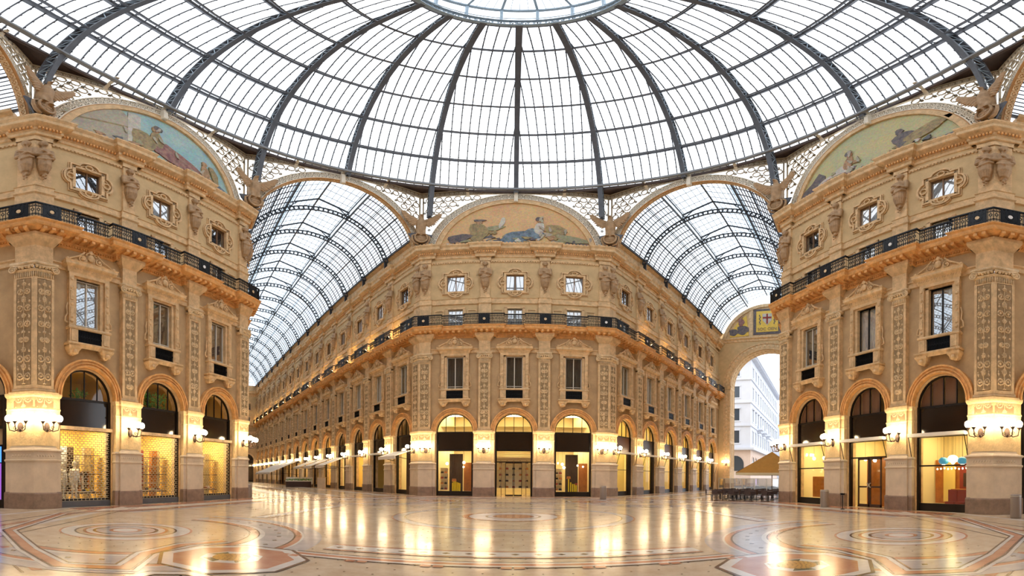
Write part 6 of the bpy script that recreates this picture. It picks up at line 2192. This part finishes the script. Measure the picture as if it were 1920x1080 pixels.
o = root('bar_counter', F @ T(BAY + .5, YF + 1.7), 'long red-brown bar counter inside the window with blue globes', 'counter')
MB().box(-.9, 1.1, 0, .5, 0, 1.1).obj('counter_front', 'red_seat', o); MB().box(-1.0, 1.2, -.1, .6, 1.1, 1.18).obj('counter_top', 'wood_orange', o)
o = root('wall_panelling', F @ T(BAY, YF + 2.6), 'dark red and orange panelling on the back wall behind the blue globe lamps', 'panelling')
MB().box(-2.2, -.5, 0, .1, .3, 2.9).obj('orange_panel', 'wood_orange', o); MB().box(-.5, 2.2, 0, .1, .3, 2.7).obj('red_panel', 'red_seat', o); MB().box(-.2, 1.9, -.08, 0, 1.3, 2.1).obj('bottle_shelf', 'dark_wood', o)
for j in range(3):
    o = root('bench_seat', F @ T(BAY - .1 + j * .65, YF + .75), '%s red bench seat from the glass-door side, inside the window with blue globes' % ORD[j], 'seat', 'red bench seats')
    MB().box(-.28, .28, 0, .4, .35, .5).obj('seat', 'red_seat', o); MB().box(-.28, .28, .36, .44, .5, 1.15).obj('backrest', 'red_seat', o)
    for s_ in (-1, 1): MB().box(s_ * .24 - .02, s_ * .24 + .02, .04, .36, 0, .35).obj('leg', 'iron_black', o)
MB_ = MB().box(-1.5, -.7, .0, .06, .4, 3.0); q = MB_.obj('wall_panel', 'bar_lamp_panel' if 'bar_lamp_panel' in MATS else 'shop_wall', None, M=F @ T(BAY, YF + 2.4)); tag(q, 'pale yellow wall panel inside the window with blue globes', 'panel')
# glass door bay
o = root('door_2', F @ T(0, YF - .02), 'double glass door with brown metal frame, middle bay of the bar facade', 'door', kind='structure')
for s_ in (-1, 1):
    mb = MB(); a, b = sorted((s_ * .02, s_ * .95))
    for q in ((a, a + .08, .02, 3.0), (b - .08, b, .02, 3.0), (a, b, .02, .2), (a, b, 2.9, 3.0), (a, b, 1.2, 1.3)): mb.box(q[0], q[1], -.04, .04, q[2], q[3])
    mb.obj('door_frame', 'dark_wood', o)
    ringflat(mb2 := MB(), s_ * .16, 1.35, .1, .15, -.1, -.06, 12, 90 if s_ > 0 else -90, 270 if s_ > 0 else 90); mb2.obj('handle', 'steel', o)
MB().box(-1.5, 1.5, YF + 1.4, YF + 1.5, .0, 3.2).obj('wall_panel', 'wood_orange', None, M=F)
bpy.data.objects['wall_panel.001' if 'wall_panel.001' in bpy.data.objects else 'wall_panel']['label'] = 'orange wooden wall panel behind the glass door of the bar'
bpy.data.objects['wall_panel.001' if 'wall_panel.001' in bpy.data.objects else 'wall_panel']['category'] = 'panel'
q = MB().box(-1.5, 1.5, YF + 1.2, YF + 1.3, .4, 1.9).obj('wood_dado', 'wood_orange', None, M=F @ T(-BAY, 0)); tag(q, 'orange wooden dado inside the bar window next to the archway', 'panel')
for j, (gx, gz, i) in enumerate(((-.9, 3.3, -1), (.2, 3.3, -1), (.7, 2.9, -1), (-1.1, 3.1, 0), (-.3, 3.0, 0), (.9, 3.1, 0))):
    p = root('pendant_lamp', F @ T(i * BAY + gx, YF + .8, gz - .1), '%s small white globe pendant in the %s' % (ORD[j % 3], 'bar window next to the archway' if i < 0 else 'bay over the glass door'), 'lamp', 'small white pendants in the bar')
    MB().ball((0, 0, 0), .12, 12, 8).obj('globe', 'globe_small', p, True); MB().tube([(0, 0, .1), (0, 0, 4.4 - gz + .1)], .008, 4).obj('cord', 'iron_black', p)

# ================================================================== street furniture
def bin_(M, label):
    o = root('litter_bin', M, label, 'bin', 'grey litter bins')
    MB().lathe([(0, 0), (.24, 0), (.26, .05), (.26, 1.02), (.24, 1.06), (.2, 1.06), (.2, .9), (0, .9)], n=24).obj('body', 'bin_grey', o, True)
    MB().lathe([(.262, .96), (.268, .98), (.262, 1.0)], n=24).obj('rim', 'steel', o)
for (px, py, lab) in ((97, 956, 'round grey litter bin beside the big corner pier by the mannequin window'), (466, 936, 'round grey litter bin at the corner pier where the roller grilles end'),
                      (1546, 947, 'round grey litter bin between the first bar window and the glass door'), (1905, 966, 'round grey litter bin by the big corner pier of the bar'),
                      (1131, 935, 'round grey litter bin at the corner pier towards the short arcade'), (722, 922, 'round grey litter bin in the long arcade near its corner pier')):
    x, y = at(px, py)
    bin_(T(x, y), lab)
x, y = at(1580, 951)
o = root('ashtray_stand', T(x, y), 'slim dark ashtray stand on the floor beside the bar\'s glass door', 'ashtray')
MB().lathe([(0, 0), (.14, 0), (.14, .03), (.025, .05), (.025, .8), (0, .8)], n=12).obj('stand', 'iron_black', o); MB().lathe([(0, .8), (.13, .82), (.15, .92), (.12, .92), (0, .86)], n=12).obj('bowl', 'iron_black', o)
# extended awnings of the long arcade
def awning(i0, i1, out, zt, zb, label, m='canvas_white'):
    Mf = face_matrix('centre', 'before')
    xa = -(S0 + BAY * i1) - 1.7; xb = -(S0 + BAY * i0) + 1.7
    o = root('awning', Mf, label, 'awning', 'open white awnings')
    mb = MB(); mb.cur = 0
    mb.add([(xa, .2, zt), (xb, .2, zt), (xb, -out, zb), (xa, -out, zb), (xa, .2, zt + .04), (xb, .2, zt + .04), (xb, -out, zb + .04), (xa, -out, zb + .04)],
           [(0, 1, 2, 3), (7, 6, 5, 4), (0, 4, 5, 1), (1, 5, 6, 2), (2, 6, 7, 3), (3, 7, 4, 0)])
    mb.obj('canvas', m, o)
    MB().box(xa, xb, -out - .02, -out + .02, zb - .25, zb + .05).obj('valance', m, o)
    for x in (xa + .1, xb - .1):
        MB().tube([(x, .2, zb - .3), (x, -out, zb)], .03, 5).obj('arm', 'iron_black', o)
awning(0, 0, 1.5, 4.1, 3.55, 'short white open awning in the first bay of the long arcade')
for i in (3, 4, 5): awning(i, i, 2.8, 4.1, 3.0, 'slanting white open awning over the %s bay of the long arcade' % ORD[i])
awning(7, 9, 5.0, 4.4, 2.2, 'broad cream canopy over the cafe terrace farther down the long arcade', 'canvas_white')
for i in (1, 2):
    g = root('retracted_awning', face_matrix('centre', 'before') @ T(-(S0 + BAY * i), 0), 'rolled-up cream awning box, %s bay of the long arcade' % ORD[i], 'awning', 'rolled-up awnings')
    link('awning_box', AWB, g)
# cafe terrace: long planter counter, cushions behind, kiosk
Mf = face_matrix('centre', 'before')
xc, yc = at(560, 916)
o = root('planter_counter', T(xc, yc) @ RZ(27), 'long dark counter topped with green planting on the cafe terrace of the long arcade', 'planter')
MB().box(-1.9, 1.9, -.3, .3, 0, .85).obj('counter_body', 'dark_wood', o); MB().box(-2.0, 2.0, -.4, .4, .85, .95).obj('counter_top', 'canvas_white', o)
foliage(o, -1.9, 1.9, 0, .95, 1.15, 220, sd=9)
for j in range(4):
    v = Matrix.Translation((xc, yc, 0)) @ RZ(27) @ T(-1.5 + 1.05 * j, 1.5)
    c = root('terrace_chair', v, '%s cream terrace chair from the far end, behind the planter counter' % ORD[j], 'chair', 'cream terrace chairs')
    MB().box(-.45, .45, -.4, .4, .38, .5).obj('seat', 'canvas_white', c); MB().box(-.5, .5, .3, .42, .5, 1.5).obj('backrest', 'canvas_white', c)
    for sx in (-1, 1):
        for sy in (-1, 1): MB().box(sx * .4 - .03, sx * .4 + .03, sy * .34 - .03, sy * .34 + .03, 0, .38).obj('leg', 'dark_wood', c)
x, y = at(603, 918)
o = root('menu_kiosk', T(x, y) @ RZ(20), 'pinkish box-shaped menu kiosk beside the planter counter', 'kiosk')
MB().box(-.55, .55, -.4, .4, 0, 1.45).obj('body', 'pedestal', o); MB().box(-.6, .6, -.45, .45, 1.45, 1.52).obj('top', 'stone', o)
# parasol, tables and chairs at the mouth of the short arcade
Mr = VAULTM['short']
inv = face_matrix('right', 'before')
def on_right_side(s_, d):      # s_ metres into the arm from the bar facade's corner, d metres out of the wall
    return inv @ Vector((-s_, -d, 0))
pc = on_right_side(16.0, 3.4)
o = root('cafe_parasol', T(pc.x, pc.y) @ RZ(45), 'large square ochre cafe parasol over the tables at the mouth of the short arcade', 'parasol')
mb = MB(); e = 3.35
mb.add([(-e, -e, 2.35), (e, -e, 2.35), (e, e, 2.35), (-e, e, 2.35), (0, 0, 4.8)], [(0, 1, 4), (1, 2, 4), (2, 3, 4), (3, 0, 4)]); mb.obj('canopy', 'canvas_tan', o)
mb = MB(); mb.add([(-e, -e, 2.12), (e, -e, 2.12), (e, e, 2.12), (-e, e, 2.12), (-e, -e, 2.36), (e, -e, 2.36), (e, e, 2.36), (-e, e, 2.36)], [(0, 1, 5, 4), (1, 2, 6, 5), (2, 3, 7, 6), (3, 0, 4, 7)]); mb.obj('valance', 'shop_cream', o)
MB().tube([(0, 0, 0), (0, 0, 4.8)], .05, 8).obj('pole', 'wood_frame', o); MB().box(-.4, .4, -.4, .4, 0, .1).obj('base', 'iron_grey', o)
mb = MB()
for sx in (-1, 1):
    for sy in (-1, 1): mb.bar((0, 0, 4.7), (sx * e, sy * e, 2.36), .04, .05)
mb.obj('rib_lattice', 'dark_wood', o)
def chair(M, label, grp='dark cafe chairs'):
    c = root('cafe_chair', M, label, 'chair', grp)
    for nm, me in CH: link(nm, me, c)
CH = [('seat', MB().box(-.22, .22, -.22, .22, .43, .47).mesh('cafe_seat', 'chair_brown')), ('backrest', MB().box(-.22, .22, .19, .22, .5, .85).mesh('cafe_back', 'chair_brown'))]
for sx in (-1, 1):
    for sy in (-1, 1): CH.append(('leg', MB().box(sx * .2 - .015, sx * .2 + .015, sy * .2 - .015, sy * .2 + .015, 0, .43).mesh('cafe_leg', 'iron_black')))
TB = [('table_top', MB().box(-.35, .35, -.35, .35, .72, .76).mesh('cafe_top', 'chair_brown')), ('column', MB().tube([(0, 0, 0), (0, 0, .72)], .03, 6).mesh('cafe_column', 'iron_black')), ('foot', MB().box(-.22, .22, -.22, .22, 0, .03).mesh('cafe_foot', 'iron_black'))]
ROWW = ['row by the octagon', 'middle row', 'innermost row']
for r_ in range(3):
    for c_ in range(4):
        p = on_right_side(.4 + 2.3 * r_, .95 + 1.35 * c_)
        M = T(p.x, p.y) @ RZ(45 + 4 * (c_ - 1))
        t = root('cafe_table', M, 'square dark cafe table, %s from the bar wall, %s' % (ORD[c_], ROWW[r_]), 'table', 'dark cafe tables')
        for nm, me in TB: link(nm, me, t)
        for j, (dx, dy, a) in enumerate(((-.62, 0, 90), (.62, 0, -90), (0, .62, 0))):
            chair(M @ T(dx, dy) @ RZ(a), 'dark cafe chair, %s side of the %s table from the wall, %s' % (('wall', 'walkway', 'street')[j], ORD[c_], ROWW[r_]))
# glass windbreaks behind the tables
for j in range(6):
    p = on_right_side(8.6, .8 + 1.2 * j)
    o = root('glass_windbreak', T(p.x, p.y) @ RZ(135), '%s glass windbreak panel from the bar wall, behind the tables' % ORD[j], 'windbreak', 'windbreak panels')
    MB().box(-.55, .55, -.01, .01, .15, 1.7).obj('pane', 'window_glass', o)
    mb = MB()
    for x in (-.57, .57): mb.box(x - .02, x + .02, -.02, .02, 0, 1.75)
    mb.box(-.57, .57, -.02, .02, .1, .15); mb.box(-.57, .57, -.02, .02, 1.7, 1.75); mb.obj('frame', 'steel', o)

# ================================================================== outside the archway
pv = MB().box(30, 210, 40, 210, -.28, .006)
# street paving lies beyond the archway
st = MB().slab([tuple((Msh @ Vector(q)).xy) for q in ((-14, 3, 0), (60, 3, 0), (60, 130, 0), (-40, 130, 0), (-40, 3.0, 0))][:4], -.2, .012)
q = st.obj('street', 'asphalt'); tag(q, 'grey street paving outside the archway', 'street', kind='structure')
def facade_windows(parent, x0, x1, n, floors, y, arches=True):
    for fl_i, (z0, z1, hw, ped) in enumerate(floors):
        for i in range(n):
            x = x0 + (x1 - x0) * (i + .5) / n
            w = MB(); w.box(x - hw - .2, x + hw + .2, y - .12, y, z0 - .25, z0); w.box(x - hw - .15, x - hw, y - .1, y, z0, z1); w.box(x + hw, x + hw + .15, y - .1, y, z0, z1)
            w.box(x - hw - .3, x + hw + .3, y - (.4 if ped else .15), y, z1, z1 + .3)
            wo_ = w.obj('window', 'building_white', parent)
            MB().box(x - hw, x + hw, y - .04, y - .01, z0, z1).obj('pane', 'building_glass', wo_)
pb = Vector((50.2, 80.7, 0))
Mb = T(pb.x, pb.y) @ RZ(48)
o = root('apartment_building', Mb, 'tall white stone apartment building seen through the archway', 'building')
HB = 29.6
MB().box(0, 52, 0, 16, 8.2, HB).obj('walls', 'building_white', o)
MB().box(0, 52, -.05, 16, 0, 8.2).obj('ground_floor_wall', 'building_pink', o)
mb = MB()
for z, d, t in ((8.2, .9, .45), (13.6, .25, .3), (18.9, .25, .3), (24.3, .3, .3)):
    mb.box(-d, 52, -d, 16, z, z + t)
mb.box(-1.3, 53, -1.4, 17, HB, HB + .5); mb.box(-1.0, 53, -1.0, 17, HB - .3, HB)
for i in range(70): mb.box(.2 + i * .75, .5 + i * .75, -1.2, 0, HB - .35, HB)
mb.obj('cornice', 'building_white', o)
facade_windows(o, 1, 51, 13, ((9.8, 12.6, .6, False), (14.9, 17.6, .6, True), (20.2, 22.8, .6, False), (25.3, 27.6, .55, False)), 0)
for i in range(13):
    x = 1 + 50 * (i + .5) / 13
    w = MB(); ringflat(w, x, 5.6, 1.1, 1.4, -.2, 0, 16, 0, 180); wo_ = w.obj('arched_window', 'building_pink', o)
    MB().add([(px, -.08, pz) for px, pz in [(x - 1.1, 4.0)] + arc(x, 5.6, 1.1, 180, 0, 12) + [(x + 1.1, 4.0)]], [tuple(reversed(range(15)))]).obj('pane', 'building_glass', wo_)
for i in (2, 4, 6):
    x = 1 + 50 * (i + .5) / 13
    mb = MB(); mb.box(x - 1.3, x + 1.3, -1.3, 0, 13.7, 13.9); mb.box(x - 1.3, x + 1.3, -1.3, -1.15, 13.9, 14.9); mb.box(x - .9, x + .9, -.9, 0, 13.1, 13.7); mb.obj('balcony', 'building_white', o)
# the side that faces us
q_ = MB()
for z0, z1, ped in ((9.8, 12.6, False), (14.9, 17.6, True), (20.2, 22.8, False), (25.3, 27.6, False)):
    for yy in (3.2, 8.6, 13.4):
        w = MB(); w.box(-.12, 0, yy - .95, yy + .95, z0 - .25, z0); w.box(-.1, 0, yy - .8, yy - .65, z0, z1); w.box(-.1, 0, yy + .65, yy + .8, z0, z1); w.box(-.4 if ped else -.15, 0, yy - .95, yy + .95, z1, z1 + .3)
        wo_ = w.obj('window', 'building_white', o); MB().box(-.04, -.01, yy - .65, yy + .65, z0, z1).obj('pane', 'building_glass', wo_)
for yy in (3.4, 9.4):
    MB().add([(-.1, yy + px, 5.0 + pz) for px, pz in [(-1.9, -1.5)] + arc(0, 0, 1.9, 180, 0, 12) + [(1.9, -1.5)]], [tuple(range(15))]).obj('pane', 'building_glass', o)
o = root('office_building', T(95, 122) @ RZ(48), 'bluish building with strip windows at the far end of the street', 'building')
MB().box(0, 22, 0, 16, 0, 26).obj('walls', 'building_white', o)
for z in (5, 9, 13, 17, 21): MB().box(-.06, 20, -.06, 0, z, z + 2.2).obj('window_band', 'building_glass', o); 
# lit corner pavilion seen under the canopy of the long arcade's far end
# neighbouring arcade beside the left pier: a blue and purple screen in its first shop
Fm = face_matrix('left', 'before')
o = root('display_screen', Fm @ T(-2.7, .3), 'glowing blue and purple advertising screen past the big corner pier by the mannequin window', 'screen')
MB().box(-.9, .9, .0, .08, .2, 3.2).obj('housing', 'iron_black', o); MB().box(-.85, .85, -.02, 0, 2.3, 3.1).obj('blue_panel', 'screen_blue', o); MB().box(-.85, .85, -.02, 0, .3, 2.25).obj('purple_panel', 'screen_purple', o)
# arches of the neighbouring arcades, seen as slivers beside the big piers
for k, f, sg in (('left', 'before', -1), ('right', 'after', 1)):
    Ml = block_matrix(k).inverted() @ face_matrix(k, f)
    link('archivolt', ARCHIVOLT, WALL[k], Ml @ T(sg * S0, 0))
    M = face_matrix(k, f) @ T(sg * S0, 0)
    lab = 'arched shopfront just past the big corner pier ' + ('by the mannequin window' if k == 'left' else 'of the bar')
    o = root('shopfront', M @ T(0, -.42), lab, 'shopfront', 'shopfronts')
    link('frame', SHF, o); link('fascia', FASCIA, o)
